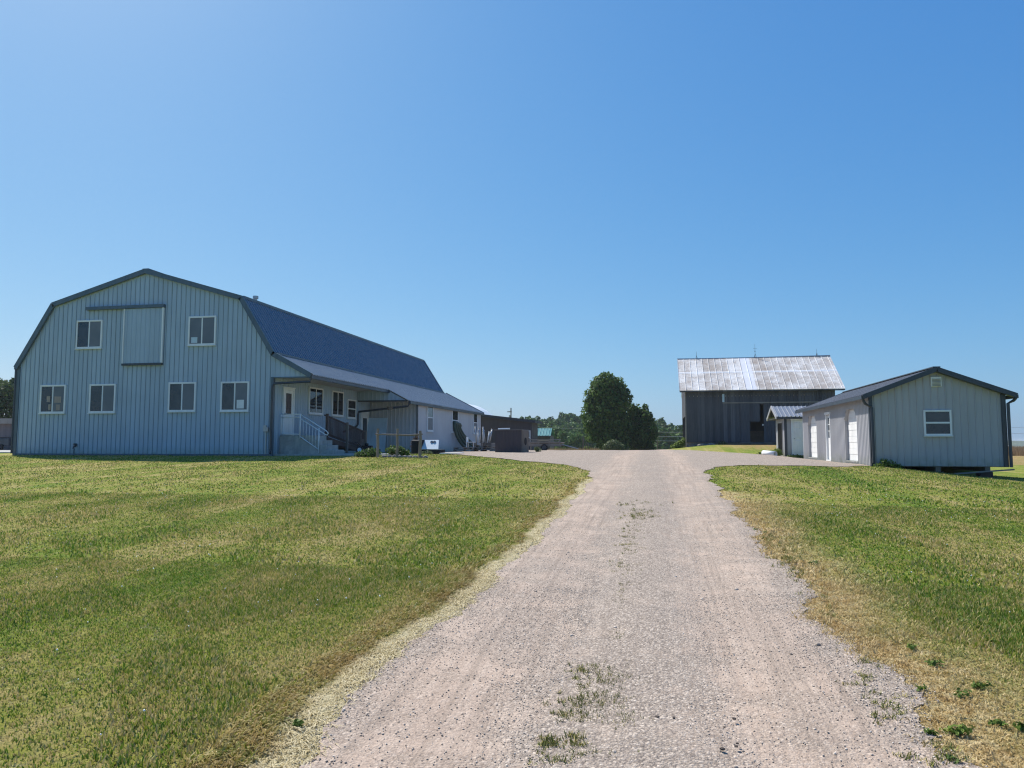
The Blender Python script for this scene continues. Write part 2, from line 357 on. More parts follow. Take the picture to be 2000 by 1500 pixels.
t.l(t.b.outputs[0], mx.inputs[1]); t.l(tr.outputs[0], mx.inputs[2]); t.l(mx.outputs[0], t.out.inputs[0]); M['blade'] = t.m
# gravel drive
t = NT('gravel_drive'); p = t.pos(); flat = t.mapping(p, (1, 1, 0)); lat = t.attr('lat')
n1 = t.noise(t.mapping(flat, (1, .22, 1)), .9, 5, .6); n2 = t.noise(flat, 2.4, 5, .65)
tr1 = t.rng(t.math('ABSOLUTE', t.math('SUBTRACT', lat, .27)), .05, .17, 1, 0); tr2 = t.rng(t.math('ABSOLUTE', t.math('SUBTRACT', lat, .70)), .05, .16, 1, 0)
trk = t.math('MULTIPLY', t.math('MAXIMUM', tr1, tr2), t.rng(n1, .3, .6, .35, 1))
trk = t.math('ADD', trk, t.rng(n2, .45, .65, -.25, .35))
tyre = t.noise(t.mapping(flat, (14, .5, 1)), 1.2, 4, .6)
v1c = t.vor(flat, 62, 'Color'); v1 = t.vor(flat, 62); v2 = t.vor(flat, 120); v2c = t.vor(flat, 120, 'Color')
bw = t.n('RGBToBW'); t.l(v1c, bw.inputs[0]); bw2 = t.n('RGBToBW'); t.l(v2c, bw2.inputs[0])
st = t.ramp(t.math('ADD', t.math('MULTIPLY', bw.outputs[0], .6), t.math('MULTIPLY', bw2.outputs[0], .4)), [(.2, (.18, .145, .115)), (.42, (.37, .305, .24)), (.6, (.50, .415, .33)), (.8, (.72, .62, .51))])
dirt = t.ramp(t.math('ADD', t.math('MULTIPLY', n2, .5), t.math('MULTIPLY', tyre, .5)), [(.35, (.38, .275, .20)), (.5, (.49, .365, .275)), (.65, (.57, .445, .345))])
c = t.mix(t.rng(trk, .05, .9, .10, .72), st, dirt)
lines = t.noise(t.mapping(flat, (9, .22, 1)), 1.4, 5, .75); c = t.mix(t.math('MULTIPLY', t.rng(lines, .50, .64, 0, .62), t.rng(trk, 0, .8, .35, 1)), c, (.27, .21, .16))
c = t.mix(t.rng(t.noise(flat, 38, 3, .8), .5, .66, 0, .32), c, (.20, .16, .125))
c = t.mix(t.rng(t.noise(flat, .5, 4), .42, .7, 0, .25), c, (.33, .28, .235))
c = t.mix(t.math('MULTIPLY', t.rng(v1, .3, .55, 0, .4), t.rng(trk, 0, 1, 1, .3)), c, (.12, .10, .09))
spt = t.noise(t.mapping(flat, (.7, 1, 1), loc=(3, 1, 0)), 2.2, 5, .7); c = t.mix(t.rng(spt, .66, .74, 0, .45), c, (.20, .15, .11))
t.base(c)
hh = t.math('ADD', t.math('MULTIPLY', t.math('SUBTRACT', .5, v1), 1.0), t.math('MULTIPLY', t.math('SUBTRACT', .5, v2), .5))
hh = t.math('ADD', t.math('MULTIPLY', hh, t.rng(trk, 0, 1, 1, .35)), t.math('MULTIPLY', tyre, .8)); hh = t.math('ADD', hh, t.math('MULTIPLY', n2, 1.2))
t.bump(hh, .5, .018); M['gravel'] = t.setp(Roughness=.95); t.b.inputs['Specular IOR Level'].default_value = .2
t = NT('pebble'); r = t.attr('rnd')
t.base(t.ramp(r, [(0, (.26, .21, .17)), (.3, (.37, .31, .25)), (.6, (.48, .405, .33)), (.85, (.65, .57, .48)), (1, (.82, .76, .67))])); M['pebble'] = t.setp(Roughness=.85)
t = NT('hill_wood'); p = t.pos(); t.base(t.ramp(t.noise(p, .035, 6, .7), [(.35, (.025, .06, .03)), (.65, (.07, .115, .045))])); t.bump(t.noise(p, .06, 6, .8), 1, 8); M['hill'] = t.setp(Roughness=1)
# ------------------------------------------------------------------ ground, driveway
Lp = [(500, 1560), (567, 1497), (613, 1430), (655, 1400), (700, 1362), (760, 1300), (815, 1260), (867, 1213), (920, 1172), (955, 1145), (1000, 1103), (1060, 1045), (1105, 998), (1140, 960), (1156, 938), (1150, 922), (1120, 911), (1060, 904), (1000, 898), (950, 893.5), (905, 889.5)]
Rp = [(2030, 1580), (1930, 1500), (1880, 1475), (1846, 1455), (1807, 1420), (1765, 1371), (1740, 1330), (1700, 1290), (1657, 1259), (1615, 1224), (1576, 1154), (1517, 1091), (1468, 1035), (1440, 1000), (1410, 962), (1388, 935), (1378, 922), (1392, 913), (1450, 909.5)]
LW = sorted([at(*q) for q in Lp], key=lambda q: q[1]); RW = sorted([at(*q) for q in Rp], key=lambda q: q[1])
LW = [(LW[0][0] - .25, 1.2)] + LW; RW = [(RW[0][0] + .2, 1.2)] + RW
yl = max(LW[-1][1], 36.5) ; LW = LW + [(-12.9, yl + 2.0), (-12.9, 58), (-10, 64)]
yr = RW[-1][1]; RW = RW + [(5.6, yr + 1.2), (7.30, 28.1), (7.30, 40.6), (7.05, 43.5), (7.0, 45.2), (5.6, 46.5), (4.2, 48.5), (2.6, 50.5), (1.0, 53.5), (-.5, 57), (-1.5, 64)]
print('drive edges', [tuple(round(c, 1) for c in q) for q in LW], [tuple(round(c, 1) for c in q) for q in RW])
LWa = np.array(LW); RWa = np.array(RW)
def wob(Y, ph): return .05 * np.sin(Y * 2.1 + ph) + .03 * np.sin(Y * 5.3 + 2 * ph) + .018 * np.sin(Y * 13.1 + ph) + .012 * np.sin(Y * 31 + 3 * ph)
def xl(Y): return np.interp(Y, LWa[:, 1], LWa[:, 0]) + wob(Y, 1.)
def xr(Y): return np.interp(Y, RWa[:, 1], RWa[:, 0]) + wob(Y, 4.) * np.where(Y < 27, 1.5, .2)
ys = np.concatenate([np.arange(1.2, 12, .04), np.arange(12, 30, .12), np.arange(30, 64.01, .3)])
nc = 25; u = np.linspace(0, 1, nc)
XX = xl(ys)[:, None] * (1 - u) + xr(ys)[:, None] * u; YY = np.repeat(ys[:, None], nc, 1)
off = np.interp(YY, [0, 20, 60], [.006, .012, .03])
prof = -.02 * np.exp(-((u - .27) / .09) ** 2) - .02 * np.exp(-((u - .70) / .09) ** 2) + .012 * np.exp(-((u - .5) / .1) ** 2)
prof = prof[None, :] * np.interp(YY, [0, 15, 24], [1, 1, 0])
ZZ = H(XX, YY) + off + prof
def grid_faces(a, b):
    i = np.arange(a - 1)[:, None] * b + np.arange(b - 1)[None, :]; i = i.ravel(); return np.stack([i, i + 1, i + b + 1, i + b], 1)
def lat_of(X, Y):
    # lateral position measured from the wheel line of the drive, also across the yard
    c = np.interp(Y, [0, 10, 22, 64], [(float(xl(4.)) + float(xr(4.))) / 2, (float(xl(10.)) + float(xr(10.))) / 2, (float(xl(20.)) + float(xr(20.))) / 2, -.6]); return .5 + (X - c) / 4.4
drive = np_mesh('driveway', np.stack([XX, YY, ZZ], -1).reshape(-1, 3), grid_faces(len(ys), nc), M['gravel'], {'lat': lat_of(XX, YY).ravel()}, smooth=True)
tag(drive, kind='structure')
def dist_poly(X, Y, P, ymax):
    yy = np.concatenate([np.arange(1.2, 10, .08), np.arange(10, ymax, .2)]); xx = P(yy); d = np.full(X.shape, 1e9)
    for a, b in zip(xx, yy): d = np.minimum(d, (X - a) ** 2 + (Y - b) ** 2)
    return np.sqrt(d)
YL = float(LWa[15, 1]); YR = float(RWa[15, 1])
def lin(*segs): return np.unique(np.concatenate([np.arange(a, b, s) for a, b, s in segs]))
gx = lin((-3200, -400, 200), (-400, -60, 20), (-60, -30, 1), (-30, -4, .35), (-4, 5, .12), (5, 14, .3), (14, 60, 1.5), (60, 400, 20), (400, 3201, 200))
gy = lin((-60, 0, 4), (0, 12, .15), (12, 32, .3), (32, 90, .8), (90, 440, 8), (440, 3201, 120))
GX, GY = np.meshgrid(gx, gy); GZ = H(GX, GY)
ins = (GX > xl(GY) + .18) & (GX < xr(GY) - .18) & (GY > 1.3) & (GY < 63.5)
GZ = np.where(ins, GZ - .06, GZ)
def dattrs(X, Y):
    near = (Y < 40) & (np.abs(X) < 12)
    dl = np.full(X.shape, 50.); dr = np.full(X.shape, 50.)
    k = near & (X < xl(Y) + .3); dl[k] = dist_poly(X[k], Y[k], xl, YL + 1)
    k = near & (X > xr(Y) - .3) & (X < 8); dr[k] = dist_poly(X[k], Y[k], xr, YR)
    k = near & (X < xl(Y)) & (Y > YL + .5); dl[k] = np.maximum(dl[k], .5)
    return dl, dr
dl, dr = dattrs(GX, GY)
g = np_mesh('ground', np.stack([GX, GY, GZ], -1).reshape(-1, 3), grid_faces(len(gy), len(gx)), M['turf'], {'dl': dl.ravel(), 'dr': dr.ravel()}, smooth=True)
tag(g, kind='structure')

# grass blades: one stuff object
def blades(n, ymin, ymax, wid, hmin, hmax):
    # area-uniform points over the part of the lawn the lens can reach (with a margin to each side)
    out = []
    Y = np.sqrt(rng.uniform(ymin ** 2, ymax ** 2, n * 2)); ang = rng.uniform(R(-52), R(33), n * 2); X = Y * np.tan(ang)
    k = ~((X > xl(Y) + rng.normal(0, .03, len(X))) & (X < xr(Y) - rng.normal(0.02, .05, len(X)))) & (X > -28.3) & ~((X > 7.2) & (X < 11.6) & (Y > 27.9))
    k &= ~((Y > 28.75) & (X < -12.9))
    X = X[k][:n]; Y = Y[k][:n]; return X, Y, wid, hmin, hmax
allv = []; allf = []; ar = []; at_ = []; axs = []; base = 0
for (n, y0, y1, wid, h0, h1) in ((190000, 2.6, 7.5, .0040, .015, .042), (160000, 7.5, 14, .007, .018, .045), (110000, 14, 32, .013, .02, .045)):
    X, Y, wid, h0, h1 = blades(n, y0, y1, wid, h0, h1); n = len(X)
    dl_, dr_ = dattrs(X, Y)
    straw = (dl_ < .24); fr = (dl_ >= .24) & (dl_ < .5); dryr = dr_ < .7
    hh = rng.uniform(h0, h1, n); hh *= .75 + .5 * (np.sin(X * 2.1 + np.sin(Y * 1.7)) * np.sin(Y * 1.3 + X) > 0); hh = np.where(fr, hh * 1.6, hh); hh = np.where(straw, hh * 1.3, hh); hh = np.where(dryr, hh * 1.2, hh)
    lean = rng.uniform(.15, .9, n); lean = np.where(straw, rng.uniform(1.3, 1.52, n), lean); lean = np.where(fr, rng.uniform(.6, 1.3, n), lean); lean = np.where(dryr, rng.uniform(.5, 1.4, n), lean)
    a = rng.uniform(0, 2 * np.pi, n); a = np.where(fr, rng.normal(-.3, .8, n), a)
    dx = np.cos(a); dy = np.sin(a); Z = H(X, Y) - .004
    wv = rng.uniform(.6, 1.3, n) * wid; b = rng.uniform(0, np.pi, n); wx = np.cos(b) * wv; wy = np.sin(b) * wv
    mx_ = X + dx * np.sin(lean) * hh * .45; my_ = Y + dy * np.sin(lean) * hh * .45; mz = Z + np.maximum(np.cos(lean * .7), .12) * hh * .6
    tx = X + dx * np.sin(lean) * hh * 1.1; ty = Y + dy * np.sin(lean) * hh * 1.1; tz = Z + np.maximum(np.cos(lean), .14) * hh
    P = np.stack([np.stack([X - wx, Y - wy, Z], 1), np.stack([X + wx, Y + wy, Z], 1), np.stack([mx_ + wx * .8, my_ + wy * .8, mz], 1), np.stack([mx_ - wx * .8, my_ - wy * .8, mz], 1), np.stack([tx, ty, tz], 1)], 1)
    allv.append(P.reshape(-1, 3)); i = base + np.arange(n) * 5
    allf.append(np.concatenate([np.stack([i, i + 1, i + 2], 1), np.stack([i, i + 2, i + 3], 1), np.stack([i + 3, i + 2, i + 4], 1)])); base += n * 5
    ar.append(np.repeat(rng.uniform(0, 1, n), 5)); at_.append(np.tile([0, 0, .7, .7, 1.], n)); axs.append((np.repeat(dl_, 5), np.repeat(dr_, 5)))
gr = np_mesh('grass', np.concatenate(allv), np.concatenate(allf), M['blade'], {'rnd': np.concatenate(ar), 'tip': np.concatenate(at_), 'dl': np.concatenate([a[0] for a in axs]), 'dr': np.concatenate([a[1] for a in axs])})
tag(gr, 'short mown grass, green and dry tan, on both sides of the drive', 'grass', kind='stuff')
g_ = np.random.default_rng(5); Yc = np.sqrt(g_.uniform(3 ** 2, 16 ** 2, 900)); Xc = Yc * np.tan(g_.uniform(R(-50), R(32), 900)); kk = ((Xc < xl(Yc) - .6) | (Xc > xr(Yc) + .9)) & (np.sin(Xc * 1.1) * np.sin(Yc * .9 + Xc) > -.1); Xc = Xc[kk]; Yc = Yc[kk]
ico = np.array([(1, 0, 0), (-1, 0, 0), (0, 1, 0), (0, -1, 0), (0, 0, 1), (0, 0, -1)], float); sc_ = g_.uniform(.005, .010, len(Xc)); Pc = ico[None] * sc_[:, None, None] + np.stack([Xc, Yc, H(Xc, Yc) + .04], 1)[:, None, :]
Fo = np.array([(0, 2, 4), (2, 1, 4), (1, 3, 4), (3, 0, 4), (2, 0, 5), (1, 2, 5), (3, 1, 5), (0, 3, 5)]); cl_ = np_mesh('clover_flowers', Pc.reshape(-1, 3), (Fo[None] + (np.arange(len(Xc)) * 6)[:, None, None]).reshape(-1, 3), M['plastic'])
tag(cl_, 'tiny white clover heads dotted through the mown grass', 'clover', kind='stuff')
# loose stones on the drive
oct_v = np.array([(1, 0, 0), (-1, 0, 0), (0, 1, 0), (0, -1, 0), (0, 0, 1), (0, 0, -1)], float)
oct_f = np.array([(0, 2, 4), (2, 1, 4), (1, 3, 4), (3, 0, 4), (2, 0, 5), (1, 2, 5), (3, 1, 5), (0, 3, 5)])
def stones(n, y0, y1, s0, s1, spill=.0):
    Y = np.sqrt(rng.uniform(y0 ** 2, y1 ** 2, n)); uu = rng.uniform(-.02, 1.02, n); X = xl(Y) * (1 - uu) + xr(Y) * uu
    la = lat_of(X, Y); keep = rng.uniform(0, 1, n) > .72 * np.maximum(np.exp(-((la - .27) / .10) ** 2), np.exp(-((la - .70) / .10) ** 2)); X = X[keep]; Y = Y[keep]; n = len(X)
    s = s0 + (s1 - s0) * rng.uniform(0, 1, n) ** 3; ax = rng.uniform(.6, 1.3, (n, 3)) * s[:, None]; ax[:, 2] *= .6
    V = oct_v[None] * ax[:, None, :] + rng.normal(0, .12, (n, 6, 3)) * s[:, None, None]; a = rng.uniform(0, 6.28, n); c, s_ = np.cos(a)[:, None], np.sin(a)[:, None]
    la = lat_of(X, Y)
    pf = -.02 * np.exp(-((((X - xl(Y)) / (xr(Y) - xl(Y))) - .27) / .09) ** 2) - .02 * np.exp(-((((X - xl(Y)) / (xr(Y) - xl(Y))) - .70) / .09) ** 2)
    Vx = V[:, :, 0] * c - V[:, :, 1] * s_ + X[:, None]; Vy = V[:, :, 0] * s_ + V[:, :, 1] * c + Y[:, None]; Vz = V[:, :, 2] + (H(X, Y) + .010 + pf)[:, None]
    return np.stack([Vx, Vy, Vz], -1).reshape(-1, 3), (oct_f[None] + (np.arange(n) * 6)[:, None, None]).reshape(-1, 3), np.repeat(rng.beta(2, 2, n), 6)
A1 = stones(46000, 2.8, 7, .0025, .0075); A2 = stones(24000, 7, 14, .004, .009); A3 = stones(70, 2.9, 9, .012, .028)
V = []; F = []; Q = []; b = 0
for (v, f, q) in (A1, A2, A3): V.append(v); F.append(f + b); Q.append(q); b += len(v)
pb = np_mesh('gravel', np.concatenate(V), np.concatenate(F), M['pebble'], {'rnd': np.concatenate(Q)})
tag(pb, 'loose grey and pinkish stones scattered over the drive', 'gravel', kind='stuff')

# ------------------------------------------------------------------ building helpers
def window(parent, o, U, N, w, hgt, kind='slider', fw=.075, proud=.05, name='window', left='glass', right='screen', lite=None):
    """white framed window; o = lower left corner on the wall, U along the wall, N outwards"""
    W = Vector((0, 0, 1)); m = MB()
    m.obox(o, U, N, W, 0, w, -.02, proud, 0, fw); m.obox(o, U, N, W, 0, w, -.02, proud, hgt - fw, hgt)
    m.obox(o, U, N, W, 0, fw, -.02, proud - .002, fw, hgt - fw); m.obox(o, U, N, W, w - fw, w, -.02, proud - .002, fw, hgt - fw)
    if kind == 'slider': m.obox(o, U, N, W, w / 2 - .03, w / 2 + .03, -.02, proud - .01, fw, hgt - fw)
    elif kind == 'hung': m.obox(o, U, N, W, fw, w - fw, -.02, proud - .01, hgt / 2 - .03, hgt / 2 + .03)
    m.obox(o, U, N, W, -.02, w + .02, -.02, proud + .03, -.035, -.002)
    fr = m.build(name, M['white'], parent, bevel=.004)
    if kind == 'slider':
        MB().obox(o, U, N, W, fw, w / 2 - .03, -.01, .024, fw, hgt - fw).build('pane', M[left], fr)
        MB().obox(o, U, N, W, w / 2 + .03, w - fw, -.01, .030, fw, hgt - fw).build('pane', M[right], fr)
    elif kind == 'hung':
        MB().obox(o, U, N, W, fw, w - fw, -.01, .024, fw, hgt / 2 - .03).build('pane', M[left], fr)
        MB().obox(o, U, N, W, fw, w - fw, -.01, .030, hgt / 2 + .03, hgt - fw).build('pane', M[right], fr)
    else: MB().obox(o, U, N, W, fw, w - fw, -.01, .028, fw, hgt - fw).build('pane', M[left], fr)
    return fr
UX = Vector((1, 0, 0)); UY = Vector((0, 1, 0)); UZ = Vector((0, 0, 1)); NXm = -UX; NYm = -UY
def pw(pts):
    xs = [p[0] for p in pts]; zs = [p[1] for p in pts]
    return lambda u: float(np.interp(u, xs, zs))
def roof_strip(mb, A, B, C, Dn, N, thick=.0, pitch=.229):
    """ribbed roof plane; A-B along the eave, A-D up the slope (rectangle)"""
    A = vec(A); B = vec(B); Dn = vec(Dn); U = (B - A); L = U.length; U /= L; Vv = (Dn - A); S = Vv.length; Vv /= S; Nn = vec(N).normalized()
    mb.ribs(A, U, Vv, Nn, L, lambda u: [(0, S)], pitch=pitch, rw=.09, rh=.034)
    return mb

# ------------------------------------------------------------------ the big metal barn
BZ = 1.10; YF = 28.8; YB = 54.0
X0, X1, X2, X3, X4 = -28.6, -26.87, -22.2, -17.52, -15.96; Z0, Z1, Z2, Z3, Z4 = 5.08, 7.86, 9.20, 7.82, 5.36
XT, ZT = -14.22, 4.42; YJ = 37.85; XA = -13.15; ZA = 3.88
barn = thing('metal_barn', 'large blue grey metal barn with gambrel roof, six gable windows and a lean-to porch', 'barn', (X2, YF, BZ))
hb = MB(); topf = pw([(0, Z0), (X1 - X0, Z1), (X2 - X0, Z2), (X3 - X0, Z3), (X4 - X0, Z4), (XT - .05 - X0, ZT - .02)])
HB = 4.40
def gspan(u):
    return [(BZ - .3, topf(u))] if u < X4 - X0 else [(HB, max(topf(u), HB))]
hb.ribs((X0, YF, 0), UX, UZ, NYm, XT - .05 - X0, gspan, breaks=[X1 - X0, X2 - X0, X3 - X0, X4 - X0], start=.12, rw=.045, rh=.02)
hb.ribs((X0, YB, 0), UX, UZ, UY, X4 - X0, lambda u: [(BZ - .3, topf(u))], breaks=[X1 - X0, X2 - X0, X3 - X0])
hb.ribs((X0, YF, 0), UY, UZ, NXm, YB - YF, lambda u: [(BZ - .3, Z0)])
hb.ribs((X4, YF, 0), UY, UZ, UX, YB - YF, lambda u: [(BZ - .3, Z4 - .1 if YF + u < YJ else Z4)], breaks=[YJ - YF], start=.2)
hb.build('wall', M['siding'], barn)
sb = MB(); c = .12 + .034
while c < X4 - X0 - .03:
    z0 = BZ + .02; sb.box(X0 + c - .006, X0 + c + .006, YF - .004, YF + .01, z0, topf(c) - .15); c += .229
sb.build('panel_seam', M['seam'], barn)
rt = MB(); ov = .12
for (xa, za, xb, zb) in ((X0, Z0, X1, Z1), (X1, Z1, X2, Z2), (X3, Z3, X2, Z2)):
    d = Vector((xb - xa, 0, zb - za)).normalized(); n = Vector((-d.z, 0, d.x)) if xa < xb else Vector((d.z, 0, -d.x)); n = n if n.z > 0 else -n
    roof_strip(rt, Vector((xa, YF - ov, za)) + n * .06, Vector((xa, YB + ov, za)) + n * .06, 0, Vector((xb, YF - ov, zb)) + n * .06, n)
rt.build('roof', M['steep'], barn)
d = Vector((X3 - X4, 0, Z3 - Z4)).normalized(); n = Vector((-d.z, 0, d.x)); n = n if n.z > 0 else -n
st = MB(); roof_strip(st, Vector((X4, YF - ov, Z4)) + n * .06, Vector((X4, YB + ov, Z4)) + n * .06, 0, Vector((X3, YF - ov, Z3)) + n * .06, n); st.build('steep_roof', M['steep'], barn)
# lean-to roof: narrow over the porch, wider over the annex
lr = MB(); d = Vector((X4 - XT, 0, Z4 - ZT)).normalized(); n = Vector((-d.z, 0, d.x)); n = n if n.z > 0 else -n; sl_ = (Z4 - ZT) / (XT - X4)
ZA = ZT - (XA + .12 - XT) * sl_ * .62
roof_strip(lr, Vector((XT + .04, YF - ov, ZT)) + n * .05, Vector((XT + .04, YJ, ZT)) + n * .05, 0, Vector((X4, YF - ov, Z4)) + n * .05, n)
XE = XA + .13; ZE = Z4 - (XE - X4) * (Z4 - ZT) / (XT - X4) + .06
d2 = Vector((X4 - XE, 0, Z4 - ZE)); n2 = Vector((-d2.z, 0, d2.x)).normalized(); n2 = n2 if n2.z > 0 else -n2
YE = 55.0
roof_strip(lr, Vector((XE, YJ - .1, ZE)) + n2 * .052, Vector((XE, YE, ZE)) + n2 * .052, 0, Vector((X4, YJ - .1, Z4)) + n2 * .052, n2)
lr.build('lean_to_roof', M['leanroof'], barn)
# trims
tr = MB()
def rake(pts, y, w=.14, t=.05):
    for (xa, za), (xb, zb) in zip(pts[:-1], pts[1:]):
        d = Vector((xb - xa, 0, zb - za)).normalized(); tr.beam(Vector((xa, y, za)) - d * .03, Vector((xb, y, zb)) + d * .03, t, w, up=(0, 1, 0)) if False else tr.obox((xa, y, za), d, UY, d.cross(UY) * -1, -.03, Vector((xb - xa, 0, zb - za)).length + .03, -t, t, -.13, w - .06)
rake([(X0 - .05, Z0 - .04), (X1, Z1), (X2, Z2)], YF - .09); rake([(X2, Z2), (X3, Z3), (X4, Z4), (XT, ZT)], YF - .092)
rake([(X0, Z0), (X1, Z1), (X2, Z2), (X3, Z3), (X4, Z4)], YB + .09)
rake([(X4, Z4), (XE, ZE)], YE)
tr.box(X0 - .07, X0 + .10, YF - .05, YF + .12, BZ - .2, Z0); tr.box(X4 - .07, X4 + .05, YF - .046, YF + .10, BZ - .2, HB)
tr.box(X3 - .10, X3 + .10, YF, YB, Z3 + .02, Z3 + .13); tr.box(X2 - .15, X2 + .15, YF - .1, YB + .1, Z2 + .06, Z2 + .14)
tr.box(X4 - .05, X4 + .16, YF, YB, Z4 + .02, Z4 + .10)
tr.box(X4 - .0, XT - .1, YF - .03, YF + .02, HB - .05, HB + .0)
tr.box(X0, X4, YF - .035, YF - .012, BZ - .1, BZ + .05)
tr.build('trim', M['trim'], barn)
# porch soffit, header over the annex front, annex walls
MB().box(X4 + .03, XT - .02, YF + .04, YJ - .02, HB + .01, HB + .05).build('soffit', M['soffit'], barn)
HA = 3.90; YR_ = 39.6
aw = MB(); slope_at = lambda x: Z4 - (x - X4) * (Z4 - ZE) / (XE - X4)
aw.ribs((X4 + .02, YJ, 0), UX, UZ, NYm, XE - .1 - X4, lambda u: [(HA, max(HA, slope_at(X4 + u) - .02))], start=.15)
aw.build('annex_header', M['siding'], barn); aw = MB()
aw.ribs((X4 + .02, YR_, 0), UX, UZ, NYm, XA - X4 - .02, lambda u: [(BZ - .3, HA + .02)], start=.12, rw=.06, rh=.03)
aw.ribs((XA, YR_, 0), UY, UZ, UX, YE - .2 - YR_, lambda u: [(BZ - .3, ZE + .02)], start=.12, rh=.012)
aw.ribs((X4, YE - .2, 0), UX, UZ, UY, XA - X4, lambda u: [(BZ - .3, slope_at(X4 + u))], start=.12)
aw.build('annex_wall', M['siding2'], barn)
MB().box(X4 + .03, XE - .12, YJ + .02, YR_ - .02, HA - .0, HA + .04).build('annex_soffit', M['soffit'], barn)
class GG:
    def box(s_, *a): MB().box(*a).build('gutter', M['dark'], barn)
g = GG()
g.box(XT - .03, XT + .10, YF - .12, YJ - .02, ZT - .12, ZT + .02)          # gutters
g.box(XE - .02, XE + .11, YJ - .08, YE, ZE - .12, ZE + .02)
g.box(X0 - .17, X0 - .05, YF - .1, YB, Z0 - .12, Z0 + .01)
g.box(X4 + .05, XE - .1, YJ - .05, YJ - .02, HA - .06, HA + .01)
g.box(XA - .02, XA + .035, YR_ - .04, YR_ + .10, BZ - .2, HA)
def spout(pts, par, mat, r=.045): return MB().tube(pts, r, 6).build('downspout', mat, par)
spout([(XT + .02, YF - .06, ZT - .12), (XT, YF - .07, ZT - .24), (X4 + .10, YF - .08, 4.12), (X4 + .02, YF - .09, 3.95), (X4 + .02, YF - .09, 1.32), (X4 + .12, YF - .30, 1.20)], barn, M['dark'], .05)
spout([(XE + .03, YJ - .1, ZE - .12), (XE, YJ - .1, ZE - .25), (X4 + .12, YJ - .1, 3.30), (X4 + .10, YJ - .1, 3.15), (X4 + .10, YJ - .12, 2.62), (X4 + .09, YJ - .3, 2.50), (X4 + .09, YJ - 1.9, 2.2)], barn, M['dark'], .055)
spout([(X0 - .11, YF - .05, Z0 - .1), (X0 - .11, YF - .05, BZ + .05)], barn, M['dark'], .05)
for (xa, za, l_, r_) in ((-25.63, 5.84, 'glass', 'screen'), (-20.01, 5.84, 'screen', 'screen'), (-27.36, 2.95, 'glass', 'screen'), (-24.81, 2.95, 'glass', 'screen'), (-20.87, 2.97, 'glass', 'screen'), (-18.36, 2.96, 'glass', 'screen')):
    window(barn, (xa, YF - .02, za), UX, NYm, 1.33, 1.28, left=l_, right=r_)
MB().box(-17.58, -17.24, YF - .068, YF - .062, 3.08, 3.45).build('window_notice', M['white'], barn)
MB().box(-19.85, -19.55, YF - .062, YF - .055, 5.95, 6.2).build('window_sticker', M['bluegrey'], barn)
for (x0_, x1_, z0_, z1_) in ((-27.0, -26.82, 3.45, 3.72), (-26.6, -26.25, 3.42, 3.70), (-26.9, -26.78, 3.1, 3.36), (-26.5, -26.3, 3.08, 3.34)): MB().box(x0_, x1_, YF - .056, YF - .052, z0_, z1_).build('pane_reflection', M['tanroof'], barn)  # tan patches on the pane, painted in place of reflected shapes
# sliding hay door with its track
dr_ = MB(); dr_.ribs((-23.14, YF - .10, 0), UX, UZ, NYm, 1.90, lambda u: [(5.12, 7.55)], start=.13, rw=.045, rh=.02); dr_.box(-23.14, -21.24, YF - .09, YF - .05, 5.12, 7.55)
hd = dr_.build('sliding_door', M['siding'], barn)
MB().box(-23.18, -23.13, YF - .135, YF - .05, 5.1, 7.55).build('edge_trim', M['white'], hd); e = MB(); e.box(-21.26, -21.20, YF - .135, YF - .05, 5.1, 7.55); e.build('edge_trim', M['white'], hd)
MB().box(-23.18, -21.20, YF - .15, YF - .05, 5.02, 5.11).build('bottom_rail', M['dark'], hd)
MB().box(-25.12, -21.18, YF - .17, YF - .03, 7.56, 7.70).build('door_track', M['trim'], barn)
v = MB(); v.tube([(-17.75, 30.3, 7.6), (-17.75, 30.3, 8.15)], .07, 10); v.tube([(-17.75, 30.3, 8.12), (-17.75, 30.3, 8.24)], .12, 10); v.build('vent_pipe', M['steel'], barn, smooth=False)
o_ = MB(); o_.box(-16.30, -16.08, YF - .12, YF - .02, 2.10, 2.28); o_.box(-16.28, -16.14, YF - .14, YF - .1, 2.28, 2.36); o_.box(-16.22, -16.18, YF - .05, YF - .02, 1.15, 2.1); o_.build('outlet_box', M['steel'], barn)
f_ = MB(); f_.tube([(-25.4, YF - .02, 1.48), (-25.4, YF - .16, 1.46), (-25.4, YF - .18, 1.36)], .03, 8); f_.tube([(-25.4, YF - .08, 1.5), (-25.4, YF - .08, 1.6)], .07, 8); f_.tube([(-25.42, YF - .1, 1.36), (-25.42, YF - .12, 1.15)], .015, 6); f_.build('wall_tap', M['dark'], barn)
# porch wall: door, windows
def door(parent, o, U, N, w, hgt, glass=(.5, .88), mat='whitedoor', lites=0, fr=.1):
    m = MB(); m.obox(o, U, N, UZ, -fr, 0, -.02, .05, 0, hgt + fr); m.obox(o, U, N, UZ, w, w + fr, -.02, .05, 0, hgt + fr); m.obox(o, U, N, UZ, 0, w, -.02, .05, hgt, hgt + fr)
    m.obox(o, U, N, UZ, -fr - .02, w + fr + .02, -.02, .08, hgt + fr, hgt + fr + .04)
    frm = m.build('door_frame', M['white'], parent, bevel=.004)
    dd = MB().obox(o, U, N, UZ, .005, w - .005, -.02, .022, .02, hgt - .005).build('door', M[mat], parent, bevel=.004)
    if glass:
        MB().obox(o, U, N, UZ, w * .2, w * .8, .0, .028, hgt * glass[0], hgt * glass[1]).build('pane', M['glass'], dd)
    MB().tube([vec(o) + U * (w * .09) + N * .02 + UZ * (hgt * .48), vec(o) + U * (w * .09) + N * .085 + UZ * (hgt * .48)], .03, 8).build('handle', M['steel'], dd)
    return dd
door(barn, (X4 + .025, 29.72, 1.95), UY, UX, .80, 1.98, glass=(.46, .93))
